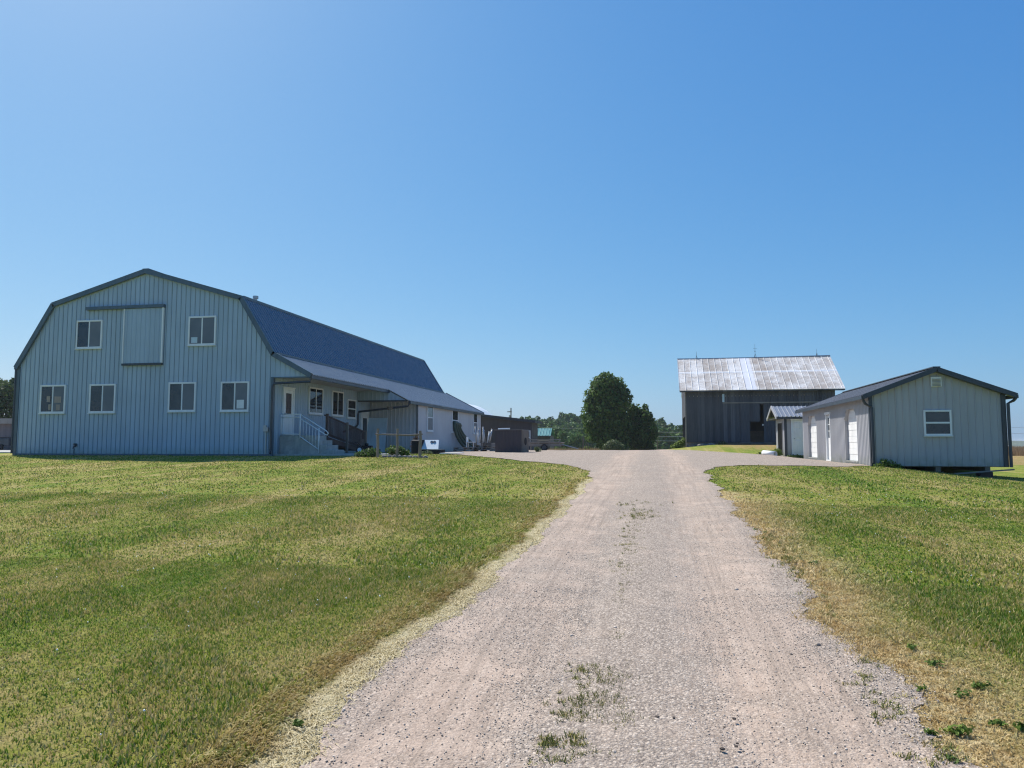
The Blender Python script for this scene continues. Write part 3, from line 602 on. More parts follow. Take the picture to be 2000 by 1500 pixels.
window(barn, (X4 + .025, 32.05, 2.98), UY, UX, 1.45, 1.26, left='glass', right='glass'); window(barn, (X4 + .025, 34.55, 2.98), UY, UX, 1.36, 1.26, left='glass', right='glass')
window(barn, (X4 + .025, 36.42, 2.92), UY, UX, 1.12, 1.0, kind='hung', right='glass')
door(barn, (X4 + .025, 38.35, 1.25), UY, UX, .95, 1.98, glass=(.3, .88))
for (y_, w_) in ((41.3, 1.15), (46.6, 1.5), (52.3, 1.2)): window(barn, (XA + .025, y_, 2.30), UY, UX, w_, 1.62, kind='hung', left='screen', right='glass', fw=.09)
# bits under the porch
lmp = MB(); lmp.tube([(-14.05, YJ - .1, HA), (-14.05, YJ - .1, 3.56)], .008, 6); lmp.tube([(-14.05, YJ - .1, 3.56), (-14.05, YJ - .1, 3.50), (-14.05, YJ - .1, 3.38)], .20, 12, r2=.12)
tag(lmp.build('hanging_basket', M['wood']), 'small hanging basket on a wire under the annex eave', 'hanging basket')

# concrete steps with handrail
stp = thing('concrete_steps', 'pale concrete landing and four steps at the porch door, with white handrail', 'steps', (-15, 29.9, 1.11))
xs = [-15.9, -14.31, -14.03, -13.75, -13.47]; zs = [1.94, 1.735, 1.53, 1.325]
poly = [(-15.9, .95), (-15.9, zs[0]), (xs[1], zs[0]), (xs[1], zs[1]), (xs[2], zs[1]), (xs[2], zs[2]), (xs[3], zs[2]), (xs[3], zs[3]), (xs[4], zs[3]), (xs[4], .95)]
MB().prism(poly, (0, 0, 0), UX, UZ, UY, 29.38, 30.58).build('steps', M['concrete'], stp, bevel=.012)
r_ = MB(); yR = 29.34; r = .022
for z in (2.84, 2.72, 1.99): r_.tube([(-15.85, yR, z), (-14.97, yR, z)], r, 8)
r_.tube([(-14.95, yR, 1.80), (-14.95, yR, 2.86)], r * 1.2, 8); r_.tube([(-14.08, yR, 1.18), (-14.08, yR, 2.26)], r * 1.2, 8); r_.tube([(-15.83, yR, 1.95), (-15.83, yR, 2.84)], r, 8)
r_.tube([(-14.95, yR, 2.84), (-13.75, yR, 2.13), (-13.66, yR, 2.03), (-13.70, yR, 1.95), (-13.80, yR, 1.98), (-14.95, yR, 2.66)], r, 8)
r_.tube([(-14.95, yR, 1.90), (-14.08, yR, 1.34)], r, 8)
for k in range(1, 6):
    x = -14.95 + .87 * k / 6; r_.tube([(x, yR, 1.90 - .56 * k / 6), (x, yR, 2.66 - .5 * k / 6)], .010, 6)
r_.build('handrail', M['white'], stp, smooth=True)
# concrete apron
MB().box(-15.9, -11.4, 28.95, 34.0, .95, 1.145).build('concrete_slab', M['concrete'], None, bevel=.01)
tag(bpy.data.objects['concrete_slab'], kind='structure')
# wooden ramp
rp = thing('wooden_ramp', 'dark brown wooden ramp with baluster rails along the porch wall', 'ramp', (-14.9, 33, 1.15))
ya, yb = 30.6, 35.2; za, zb = 1.93, 1.25
dk = MB(); dk.beam((-15.1, ya, za), (-15.1, yb, zb), 1.25, .05); dk.build('deck', M['rampwood'], rp)
sg = MB(); sg.beam((-14.45, ya, za - .10), (-14.45, yb, zb - .06), .05, .22); sg.beam((-15.7, ya, za - .10), (-15.7, yb, zb - .06), .05, .22); sg.build('stringer', M['rampwood'], rp)
rl_ = MB(); rl_.beam((-14.42, ya, za + .92), (-14.42, yb, zb + .92), .10, .045); rl_.beam((-14.42, ya, za + .12), (-14.42, yb, zb + .12), .05, .07)
for k in range(38):
    q = k / 37; y = ya + .05 + (yb - ya - .1) * q; z = za + (zb - za) * q; rl_.box(-14.40, -14.37, y - .019, y + .019, z + .02, z + .90)
rl_.build('railing', M['rampwood'], rp)
for q in (0.0, .48, .98):
    y = ya + .03 + (yb - ya - .06) * q; z = za + (zb - za) * q; MB().box(-14.37, -14.27, y - .05, y + .05, h(-14.3, y) - .02, z + .98).build('post', M['rampwood' if q == 0 else 'wood'], rp)

# door slab leaning on the annex front
pn = thing('leaning_panel', 'pale blue grey door slab leaning against the annex wall beside the ramp', 'panel', (-15.3, 39.2, 1.12))
MB().obox((-15.95, 38.95, 1.11), UX, Vector((0, .98, -.2)).normalized(), Vector((0, .2, .98)).normalized(), 0, 1.15, 0, .045, 0, 1.95).build('slab', M['bluegrey'], pn, bevel=.004)

# log frame in the bed
def logpost(x, y, hh_, lbl, r=.06):
    zz = h(x, y); pts = [(x + random.uniform(-.015, .015), y, zz - .1 + (hh_ + .1) * k / 4) for k in range(5)]
    return tag(MB().tube(pts, r, 9, r2=r * .85).build('log_post', M['log'], smooth=False), lbl, 'post', 'rough log posts in the plant bed')
logpost(-10.68, 27.4, 1.13, 'rough log post nearest the steps, in front of the leaning slab')
logpost(-9.86, 27.35, 1.12, 'middle log post between the two others, joined by thin poles', .055)
logpost(-8.96, 27.4, 1.05, 'rough log post beside the black box, right end of the pole rails', .065)
zr = h(-10, 27.4) + .90
rail = MB().tube([(-10.75, 27.3, zr + .0), (-10.2, 27.29, zr - .01), (-9.78, 27.28, zr - .02)], .028, 7); tag(rail.build('pole_rail', M['log']), 'thin pole rail tied between the left and middle log posts', 'rail')
rail = MB().tube([(-9.9, 27.46, zr - .02), (-9.4, 27.46, zr - .04), (-8.9, 27.47, zr - .0)], .030, 7); tag(rail.build('pole_rail', M['wood']), 'thin reddish pole rail tied between the middle and right log posts', 'rail')
# low stone edging of the bed
random.seed(3)
for k in range(9):
    x = -10.5 + k * .21; y = 27.62 + .03 * math.sin(k * 2); z = h(x, y)
    bm = bmesh.new(); bmesh.ops.create_icosphere(bm, subdivisions=2, radius=1)
    for vv in bm.verts: vv.co = Vector((vv.co.x * .11, vv.co.y * .08, vv.co.z * .07)) * (1 + .18 * math.sin(7 * vv.co.x + 5 * vv.co.z + k) + random.uniform(-.05, .05))
    me = bpy.data.meshes.new('edging_stone'); bm.to_mesh(me); bm.free(); me.materials.append(M['stone']); o = bpy.data.objects.new('edging_stone', me); col.objects.link(o); o.location = (x, y, z + .03)
    tag(o, 'grey edging stone in the low row at the foot of the log posts', 'stone', 'stones edging the plant bed')

# foliage tools -----------------------------------------------------------
def leaf_cloud(blobs, n, size, seed=1, shell=.55, flat=.0, up=.2):
    """leaf-sized faces spread through ellipsoid blobs; returns V,F,rnd"""
    g_ = np.random.default_rng(seed); blobs = np.array(blobs, float); vol = (blobs[:, 3] * blobs[:, 4] * blobs[:, 5]) ** .75; pk = g_.choice(len(blobs), n, p=vol / vol.sum()); B = blobs[pk]
    d = g_.normal(size=(n, 3)); d /= np.linalg.norm(d, axis=1)[:, None]; rr = (shell + (1 - shell) * g_.uniform(0, 1, n) ** .7) * (1 + g_.normal(0, .05, n)); C = B[:, :3] + d * rr[:, None] * B[:, 3:6]
    nn = d * .7 + g_.normal(0, .6, (n, 3)); nn[:, 2] += up; nn /= np.linalg.norm(nn, axis=1)[:, None]
    a = np.cross(nn, g_.normal(size=(n, 3))); a /= np.linalg.norm(a, axis=1)[:, None]; b = np.cross(nn, a)
    s = size * g_.uniform(.6, 1.35, n); a *= s[:, None]; b *= (s * g_.uniform(.45, .8, n))[:, None]
    V = np.stack([C - a, C - b * .9 + nn * s[:, None] * .15, C + a, C + b * .9 + nn * s[:, None] * .15], 1).reshape(-1, 3); i = np.arange(n) * 4
    return V, np.stack([i, i + 1, i + 2, i + 3], 1), np.repeat(g_.uniform(0, 1, n), 4)
def crown_blobs(cx, cy, cz, rx, ry, rz, n, seed, sub=.34, lo=-1):
    g_ = np.random.default_rng(seed); out = [(cx, cy, cz, rx * .72, ry * .72, rz * .78)]
    for k in range(n):
        d = g_.normal(size=3); d /= np.linalg.norm(d); d[2] = max(d[2], lo); q = g_.uniform(.62, .86); s = sub * g_.uniform(.6, 1.15)
        out.append((cx + d[0] * rx * q, cy + d[1] * ry * q, cz + d[2] * rz * q, rx * s, ry * s, min(rz, rx * 1.2) * s))
    return out
def tree(name, label, x, y, crown, nleaf, size, mat='leaf', trunk_r=.2, cat='tree', group=None, seed=1, limbs=6, trunk_top=None):
    z = h(x, y); t_ = thing(name, label, cat, (x, y, z), group); cz = crown[0][2]; top = trunk_top or cz
    g_ = random.Random(seed); m = MB(); m.tube([(x, y, z - .3), (x + .03, y, z + (top - z) * .35), (x - .04, y, z + (top - z) * .7), (x, y, top)], trunk_r, 9, r2=trunk_r * .35)
    for k in range(limbs):
        bl = crown[1 + k % (len(crown) - 1)] if len(crown) > 1 else crown[0]; s0 = z + (top - z) * g_.uniform(.3, .75)
        p0 = Vector((x, y, s0)); p2 = Vector(bl[:3]); p1 = (p0 + p2) / 2 + Vector((0, 0, .3)); m.tube([p0, p1, p2], trunk_r * .4, 6, r2=trunk_r * .1)
    m.build('trunk', M['bark'], t_)
    V, F, q = leaf_cloud(crown, nleaf, size, seed); np_mesh('crown', V, F, M[mat], {'rnd': q}, parent=t_)
    return t_
def shrub(name, label, x, y, blobs, n, size, mat, cat='bush', group=None, seed=1, shell=.2):
    z = h(x, y); t_ = thing(name, label, cat, (x, y, z), group); B = [(x + b[0], y + b[1], z + b[2], *b[3:]) for b in blobs]
    g_ = random.Random(seed); m = MB()
    for k in range(7):
        b = B[k % len(B)]; m.tube([(x + g_.uniform(-.1, .1), y, z - .05), (b[0] + g_.uniform(-.5, .5) * b[3], b[1], b[2] + b[5] * .4)], .02 * max(1, b[3]), 5, r2=.006)
    m.build('stem', M['bark'], t_); V, F, q = leaf_cloud(B, n, size, seed, shell, up=.4); np_mesh('foliage', V, F, M[mat], {'rnd': q}, parent=t_); return t_
shrub('garden_plant', 'low green leafy plant between the left and middle log posts', -10.25, 28.2, [(0, 0, .22, .42, .3, .25), (.3, .1, .15, .3, .3, .2)], 900, .05, 'weed', 'plant', seed=5)
shrub('garden_plant', 'dark green leafy plant at the foot of the left log post', -11.2, 28.0, [(0, 0, .16, .45, .25, .2), (-.4, 0, .1, .3, .3, .14)], 900, .045, 'leaf_dark', 'plant', seed=6)
shrub('dead_shrub', 'brown twiggy dead shrub by the right log post against the annex', -11.75, 35.0, [(0, 0, .40, .22, .2, .42), (.1, 0, .75, .16, .15, .25)], 700, .03, 'twig', 'shrub', seed=7, shell=.1)
shrub('garden_plant', 'small green plant at the front edge of the black box', -10.0, 31.6, [(0, 0, .05, .3, .2, .12)], 350, .04, 'leaf_bush', 'plant', seed=8)

# small wheeled machine
mc = thing('garden_tiller', 'small dark two wheeled garden machine parked at the foot of the ramp', 'garden machine', (-12.75, 31.2, 1.14))
mz = 1.145
for dx in (-.16, .22):
    wh = MB(); cxx, cyy, czz = -12.95, 31.2 + dx, mz + .17; ring = [(cxx + .14 * math.cos(a), cyy, czz + .14 * math.sin(a)) for a in [k * math.pi / 10 for k in range(21)]]; wh.tube(ring, .042, 8, caps=False); w_o = wh.build('wheel', M['rubber'], mc, smooth=True)
    MB().tube([(cxx, cyy - .03, czz), (cxx, cyy + .03, czz)], .095, 14).build('rim', M['white'], w_o)
b_ = MB(); b_.box(-12.9, -12.45, 31.1, 31.35, mz + .14, mz + .36); b_.tube([(-12.7, 31.22, mz + .36), (-12.7, 31.22, mz + .46)], .09, 10); b_.build('engine', M['black'], mc, bevel=.02)
b_ = MB(); b_.tube([(-12.9, 31.15, mz + .25), (-13.2, 31.15, mz + .5), (-13.35, 31.15, mz + .52)], .014, 6); b_.tube([(-12.9, 31.35, mz + .25), (-13.2, 31.35, mz + .5), (-13.35, 31.35, mz + .52)], .014, 6); b_.build('handlebar', M['black'], mc)
b_ = MB()
for k in range(4): b_.tube([(-12.30 + .06 * k, 31.05, mz + .10), (-12.30 + .06 * k, 31.4, mz + .10)], .015, 5); b_.beam((-12.3 + .06 * k, 31.1 + .08 * k, mz + .02), (-12.3 + .06 * k, 31.1 + .08 * k, mz + .2), .02, .06, up=(1, 0, 0))
b_.build('tine', M['dark'], mc)

# black box with sloping pale lid and two round latches
bx = thing('storage_box', 'black box with a sloping pale lid and two round latches in front of the annex', 'storage box', (-10.3, 32.8, 1.12))
o = Vector((-10.98, 33.2, 1.12)); U = Vector((.985, -.17, 0)).normalized(); N = Vector((-.17, -.985, 0)).normalized()
MB().prism([(0, 0), (.62, 0), (.60, .60), (.5, .64), (0, .64)], o, N, UZ, U, 0, .50).build('end_box', M['black'], bx, bevel=.01)
MB().prism([(0, 0), (.62, 0), (.62, .18), (.2, .2), (0, .2)], o, N, UZ, U, .50, 1.42).build('tray', M['black'], bx, bevel=.02)
a = o + U * .50 + N * .60 + UZ * .22; Ws = Vector((0, 0, .42)) - N * .34; Wn = Ws.normalized(); nn = U.cross(Wn); nn = nn if nn.y < 0 else -nn
lid = MB().prism([(0.0, 0), (.86, 0), (.72, Ws.length), (-.06, Ws.length)], a, U, Wn, nn, -.03, .0).build('lid', M['bluegrey'], bx)
for du in (.40, .54):
    c_ = a + U * du + Wn * (Ws.length * .76); MB().tube([c_ + (U * math.cos(t_) + Wn * math.sin(t_)) * .055 + nn * .012 for t_ in [k * math.pi / 6 for k in range(13)]], .014, 6, caps=False).build('latch', M['black'], lid)
tag(MB().obox((-9.45, 31.6, h(-9.2, 31.7) + .03), Vector((.95, -.3, .02)).normalized(), Vector((.3, .95, .02)).normalized(), UZ, 0, .95, 0, .55, 0, .035).build('white_board', M['white']), 'flat white board lying on the grass beside the black box', 'board')

# green pipes leaning against the annex
for k in range(4):
    p0_ = Vector((XA + .16, 46.7 + .38 * k, 2.98 - .03 * k)); p2_ = Vector((XA + .85 + .12 * k, 47.6 + 1.05 * k, 1.2)); p1_ = Vector((XA + .22, 46.75 + .62 * k, 1.75)); pts = [p0_ + Vector((0, .5, -.12)), p0_ + Vector((0, .25, -.01))]
    for q in range(13):
        s_ = q / 12; pts.append(p0_ * (1 - s_) ** 2 + p1_ * 2 * s_ * (1 - s_) + p2_ * s_ * s_)
    tag(MB().tube(pts, .10, 8).build('drain_pipe', M['hosegreen'], smooth=True), ['nearest', 'second nearest', 'third', 'farthest'][k] + ' of the four bent dark green pipes leaning on the annex wall', 'pipe', 'dark green pipes leaning on the annex wall')
# pallets beside the pipes
def pallet(x, y, z, a=0.):
    t_ = thing('pallet', None, None, (x, y, z)); m = MB(); c_, s_ = math.cos(a), math.sin(a); U = Vector((c_, s_, 0)); N = Vector((-s_, c_, 0))
    for k in range(6): m.obox((x, y, z), U, N, UZ, -.6, .6, -.5 + k * .18, -.40 + k * .18, .10, .125)
    for k in range(3): m.obox((x, y, z), U, N, UZ, -.6, .6, -.5 + k * .42, -.40 + k * .42, 0, .02)
    m.build('deck_boards', M['greywood'], t_); m = MB()
    for u_ in (-.56, 0, .56): m.obox((x, y, z), U, N, UZ, u_ - .04, u_ + .04, -.5, .5, .022, .098)
    m.build('bearer', M['greywood'], t_); return t_
pz = h(-11, 43)
for k, (x, y, z, a, lb) in enumerate(((-11.3, 42.9, pz, .15, 'bottom pallet of the low stack under the pipe ends'), (-11.25, 42.95, pz + .13, .05, 'top pallet of the low stack under the pipe ends'), (-10.2, 43.3, pz, -.1, 'lowest pallet of the stack left of the dark crate'), (-10.2, 43.3, pz + .13, .0, 'second pallet up in the stack left of the dark crate'), (-10.15, 43.3, pz + .26, -.06, 'third pallet up in the stack left of the dark crate'), (-10.2, 43.3, pz + .39, .05, 'topmost pallet of the stack left of the dark crate'))):
    tag(pallet(x, y, z, a), lb, 'pallet', 'grey wooden pallets')
# white chair on the low stack, light pipes on the tall stack
ch = thing('plastic_chair', 'white plastic chair standing on the low pallet stack', 'chair', (-11.0, 42.9, pz + .26)); cz_ = pz + .255; cx_ = -10.85; cy_ = 42.7
MB().box(cx_ - .24, cx_ + .24, cy_ - .22, cy_ + .22, cz_ + .28, cz_ + .32).build('seat', M['white'], ch, bevel=.01)
MB().box(cx_ - .24, cx_ - .20, cy_ - .22, cy_ + .22, cz_ + .32, cz_ + .60).build('backrest', M['white'], ch, bevel=.01)
for a_ in (-.21, .21):
    for b2 in (-.19, .19): MB().beam((cx_ + a_, cy_ + b2, cz_), (cx_ + a_, cy_ + b2, cz_ + .28), .04, .04, up=(1, 0, 0)).build('leg', M['white'], ch)
random.seed(5)
for k in range(7):
    x = -10.62 + .13 * k; y = 43.2 + .05 * (k % 2); zb_ = pz + .52; L = (1.05, .62, .95, .8, 1.0, .7, .85)[k] * .95; tx = (.0, .05, -.06, .1, -.05, .22, .25)[k]
    p0 = Vector((x, y, zb_)); p1 = Vector((x + tx - .1, y + .05, zb_ + L)); m = MB(); m.tube([p0, p1], .045, 8); m.tube([p1 - (p1 - p0).normalized() * .06, p1], .06, 8)
    tag(m.build('plastic_pipe', M['white' if k % 2 else 'steel'], smooth=True), 'pale pipe length in the upright bundle on the pallet stack beside the dark crate', 'pipe', 'pale pipes bundled upright')
# dark crate
cr = thing('wooden_crate', 'large dark brown crate with a grey wooden end and round black hole', 'crate', (-8.2, 39.5, 1.1)); zc = h(-8, 39.4) - .02
m = MB(); o = Vector((-8.62, 39.25, zc)); U = Vector((.995, -.1, 0)); N = Vector((.1, .995, 0))
for k in range(9): m.obox(o, U, N, UZ, k * .165, k * .165 + .158, 0, .03, .03, 1.22)
m.obox(o, U, N, UZ, 0, 1.48, .032, 1.3, .02, 1.20); m.build('box', M['brown'], cr)
MB().obox(o, U, N, UZ, -.03, 1.52, -.04, 1.34, 1.221, 1.25).build('lid', M['greywood'], cr)
m = MB(); m.obox(o, U, N, UZ, 1.482, 1.52, 0, 1.3, 0, 1.219)
for k in (0, 1): m.obox(o, U, N, UZ, 1.521, 1.545, .1 + k * 1.0, .2 + k * 1.0, 0, 1.2)
e_ = m.build('end_panel', M['wood'], cr); c_ = o + U * 1.522 + N * .62 + UZ * .62
MB().tube([c_, c_ + U * .03], .2, 16).build('round_hole', M['black'], e_)
m = MB(); m.tube([o + U * .1 + N * .2 + UZ * 1.29, o + U * .75 + N * .25 + UZ * 1.30], .04, 7); m2 = m.build('plastic_pipe', M['white']); tag(m2, 'short white pipe lying on top of the dark crate', 'pipe')

# farm wagon
wg = thing('farm_wagon', 'low flat farm wagon with rubber wheels loaded with poles, behind the crate', 'wagon', (-7.4, 49.5, 1.1)); zw = h(-7.4, 49.5)
m = MB(); m.box(-8.5, -6.3, 49.0, 50.4, zw + .40, zw + .46)
for y in (49.05, 50.3): m.box(-8.5, -6.3, y - .03, y + .03, zw + .3, zw + .40)
m.build('deck', M['greywood'], wg); m = MB()
for z in (.55, .70): m.box(-8.5, -6.3, 48.96, 48.99, zw + z, zw + z + .06)
for x in (-8.4, -7.8, -7.1, -6.4): m.box(x - .03, x + .03, 48.99, 49.03, zw + .4, zw + .78)
m.build('side_rail', M['greywood'], wg)
for x in (-7.42,):
    ring = [(x + .19 * math.cos(a), 48.95, zw + .22 + .19 * math.sin(a)) for a in [k * math.pi / 10 for k in range(21)]]; wo = MB().tube(ring, .06, 8, caps=False).build('wheel', M['rubber'], wg, smooth=True); MB().tube([(x, 48.9, zw + .22), (x, 49.0, zw + .22)], .14, 14).build('rim', M['dark'], wo)
MB().box(-8.4, -8.3, 49.1, 49.2, zw, zw + .3).build('jack_stand', M['greywood'], wg)
MB().tube([(-6.3, 49.5, zw + .42), (-5.2, 49.4, zw + .14)], .03, 6).build('drawbar', M['steel'], wg)
for k in range(6):
    tag(MB().tube([(-8.6 + .1 * k, 49.2 + .17 * k, zw + .50 + .015), (-6.1 - .07 * k, 49.2 + .16 * k, zw + .52)], .045, 7).build('wooden_pole', M['pole' if k % 2 else 'log']), 'weathered pole lying on the farm wagon deck', 'pole', 'poles loaded on the wagon')

# brown building
def block(name, label, x0, x1, y0, y1, z0, zl, zr_, wall, roof, ov=.35, th=.22, windows=(), cat='building'):
    t_ = thing(name, label, cat, ((x0 + x1) / 2, y0, z0)); MB().prism([(x0, z0 - .6), (x1, z0 - .6), (x1, zr_), (x0, zl)], (0, 0, 0), UX, UZ, UY, y0, y1).build('wall', M[wall], t_)
    sl2 = (zr_ - zl) / (x1 - x0); MB().prism([(x0 - ov, zl - ov * sl2 + .002), (x1 + ov, zr_ + ov * sl2 + .002), (x1 + ov, zr_ + ov * sl2 + th), (x0 - ov, zl - ov * sl2 + th)], (0, 0, 0), UX, UZ, UY, y0 - ov, y1 + ov).build('roof', M[roof], t_)
    for (x, z, w_, h_) in windows: window(t_, (x, y0 - .0, z), UX, NYm, w_, h_, kind='hung', right='screen', fw=.07)
    return t_
bb = block('brown_outbuilding', 'dark brown outbuilding with a single sloping roof and one white window', -19, -10.12, 60, 63.1, 1.0, 4.35, 3.30, 'brown', 'browntrim', windows=[(-10.72, 1.5, .50, 1.15)])
# white hoop building behind the annex
hp = thing('hoop_building', 'white rounded hoop building showing just above the annex roof', 'building', (-28, 88, .5)); m = MB(); n_ = 22
cxh = -27.5
for yy in (84, 104):
    m.add([(cxh + 6.6 * math.cos(math.pi * k / n_), yy, .3 + 7.0 * math.sin(math.pi * k / n_)) for k in range(n_ + 1)], [tuple(range(n_ + 1))])
m.add([(cxh + 6.6 * math.cos(math.pi * k / n_), yy, .3 + 7.0 * math.sin(math.pi * k / n_)) for yy in (84, 104) for k in range(n_ + 1)], [(k, k + 1, n_ + 2 + k, n_ + 1 + k) for k in range(n_)])
m.build('cover', M['plastic'], hp, smooth=False)
m = MB().box(cxh - 1.6, cxh + 1.6, 83.9, 83.98, .0, 3.2); m.build('door', M['bluegrey'], hp)
# green roofed hut
gh = thing('green_roofed_shed', 'small dark shed with a teal green metal roof beyond the wagon', 'shed', (-14, 98, 0)); xg0, xg1 = -17.5, -13.9; yg = 98
MB().box(xg0 + .3, xg1 - .2, yg, yg + 4, -1.0, 2.66).build('wall', M['brown'], gh)
m = MB(); m.ribs((xg0, yg - .5, 2.62), UX, Vector((0, .82, .57)).normalized(), Vector((0, -.57, .82)).normalized(), xg1 - xg0, lambda u: [(0, 1.75)], pitch=.4, rw=.08, rh=.04); m.build('roof', M['teal'], gh); m = MB()
m.ribs((xg0, yg + 3.4, 2.62), UX, Vector((0, -.82, .57)).normalized(), Vector((0, .57, .82)).normalized(), xg1 - xg0, lambda u: [(0, 1.75)], pitch=.4, rw=.08, rh=.04); m.build('roof', M['teal'], gh)
MB().box(xg0, xg1, yg - .55, yg - .5, 2.42, 2.6).build('fascia', M['browntrim'], gh)
MB().box(xg1 - 2.6, xg1 - .25, yg - .06, yg - .01, 1.9, 2.05).build('lintel', M['tanroof'], gh)
# low building behind the barn on the left, with pad
lb_ = block('low_pink_building', 'low dull pink building with a tan roof edge beyond the barn', -62, -38, 44, 52, 1.1, 2.95, 2.95, 'pink', 'tanroof', ov=.3, th=.38)
tag(MB().box(-60, -28.9, 32.5, 43.6, .9, 1.16).build('concrete_pad', M['concrete'], bevel=.01), kind='structure')
# the dark trailer parked there
tc = thing('utility_trailer', 'small dark trailer standing on the pad before the pink building', 'trailer', (-43.4, 42.6, 1.16))
MB().box(-44.4, -42.2, 42.0, 43.2, 1.45, 1.95).build('body', M['dark'], tc, bevel=.03); MB().box(-44.4, -42.2, 42.0, 43.2, 1.96, 2.0).build('cover', M['black'], tc)
for x in (-43.8, -42.8): MB().tube([(x, 41.9, 1.36), (x, 42.05, 1.36)], .2, 12).build('wheel', M['rubber'], tc)

# ------------------------------------------------------------------ garage
GZ0 = .82; GX0, GX1, GY0, GY1 = 7.34, 11.58, 28.0, 40.5; GE = 3.27; GR = 4.08; GXR = 9.46
gar = thing('portable_garage', 'long light grey metal garage with charcoal gabled roof and two white roll doors', 'garage', (GXR, GY0, GZ0))
gp = pw([(0, GE), (GXR - GX0, GR), (GX1 - GX0, GE)])
m = MB(); m.ribs((GX0, GY0, 0), UX, UZ, NYm, GX1 - GX0, lambda u: [(GZ0 - .0, gp(u))], breaks=[GXR - GX0], start=.14, rw=.05, rh=.024)
m.ribs((GX0, GY1, 0), UX, UZ, UY, GX1 - GX0, lambda u: [(GZ0, gp(u))], breaks=[GXR - GX0]); m.ribs((GX1, GY0, 0), UY, UZ, UX, GY1 - GY0, lambda u: [(GZ0, GE)])
# west wall with real openings
D1 = (37.15, 39.2); D2 = (29.9, 31.75); WD = (34.22, 35.05)
DT = 2.93; DB = .93
def wspan(u):
    y = GY0 + u
    for a_, b_ in (D1, D2):
        if a_ < y < b_:
            e = min(y - a_, b_ - y); top = DT - max(0, (.34 - e)) * 1.25; return [(GZ0 - .1, DB), (top, GE)]
    if WD[0] < y < WD[1]: return [(GZ0 - .1, .90), (2.82, GE)]
    return [(GZ0 - .1, .90), (.90, GE)]
m.ribs((GX0, GY0, 0), UY, UZ, NXm, GY1 - GY0, wspan, pitch=.19, breaks=[q - GY0 for a_, b_ in (D1, D2) for q in (a_, a_ + .34, b_ - .34, b_)] + [q - GY0 for q in WD], start=.08, rw=.075, rh=.02)
m.build('wall', M['gsiding'], gar)
fl = MB(); fl.box(GX0 + .02, GX1 - .02, GY0 + .02, GY1 - .02, GZ0 - .02, GZ0 + .06); fl.build('floor', M['wood'], gar)
rec = .13
for a_, b_ in (D1, D2):
    jm = MB()
    jm.box(GX0 + .001, GX0 + rec + .02, a_ - .03, a_, DB, DT); jm.box(GX0 + .001, GX0 + rec + .02, b_, b_ + .03, DB, DT); jm.box(GX0 + .001, GX0 + rec, a_, b_, DT, DT + .03); jm.box(GX0 - .02, GX0 + rec + .03, a_ + .002, b_ - .002, DB - .05, DB)
    for yy, sgn in ((a_, 1), (b_, -1)): jm.prism([(yy, DT), (yy, DT - .43), (yy + sgn * .34, DT)], (0, 0, 0), UY, UZ, UX, GX0 + .006, GX0 + rec - .01)
    jm.build('door_reveal', M['gsiding'], gar)
jm = MB(); jm.box(GX0 + .001, GX0 + .10, WD[0] - .03, WD[0], .9, 2.82); jm.box(GX0 + .001, GX0 + .10, WD[1], WD[1] + .03, .9, 2.82)
jm.build('door_frame_lining', M['gsiding'], gar)
for a_, b_ in (D1, D2):
    m = MB(); z = DB + .01; k = 0
    while z < DT - .05: z2 = min(z + .235, DT - .01); m.box(GX0 + rec - (.008 if k % 2 else 0), GX0 + rec + .04, a_ + .002, b_ - .002, z, z2 - .012); z = z2; k += 1
    m.box(GX0 + rec + .012, GX0 + rec + .045, a_ + .001, b_ - .001, DB, DT); m.build('roll_door', M['whitedoor'], gar, bevel=.004)
# walk door
m = MB(); m.box(GX0 - .03, GX0 + .06, WD[0] - .04, WD[0] + .045, .88, 2.86); m.box(GX0 - .03, GX0 + .06, WD[1] - .045, WD[1] + .04, .88, 2.86); m.box(GX0 - .05, GX0 + .06, WD[0] - .09, WD[1] + .09, 2.86, 2.97); m.box(GX0 - .05, GX0 + .08, WD[0] - .04, WD[1] + .04, .78, .885); m.build('door_frame', M['white'], gar, bevel=.004)
wd_ = MB().box(GX0 + .05, GX0 + .09, WD[0] + .046, WD[1] - .046, .89, 2.858).build('door', M['whitedoor'], gar)
MB().box(GX0 + .042, GX0 + .049, WD[0] + .14, WD[1] - .14, 1.85, 2.72).build('pane', M['glass'], wd_)
m = MB()
for z in (2.13, 2.42): m.box(GX0 + .034, GX0 + .041, WD[0] + .14, WD[1] - .14, z, z + .025)
m.box(GX0 + .034, GX0 + .041, (WD[0] + WD[1]) / 2 - .012, (WD[0] + WD[1]) / 2 + .012, 1.85, 2.13); m.box(GX0 + .034, GX0 + .041, (WD[0] + WD[1]) / 2 - .012, (WD[0] + WD[1]) / 2 + .012, 2.445, 2.72); m.build('glazing_bar', M['white'], wd_)
MB().tube([(GX0 + .05, WD[0] + .14, 1.78), (GX0 - .01, WD[0] + .14, 1.78)], .028, 8).build('handle', M['steel'], wd_)
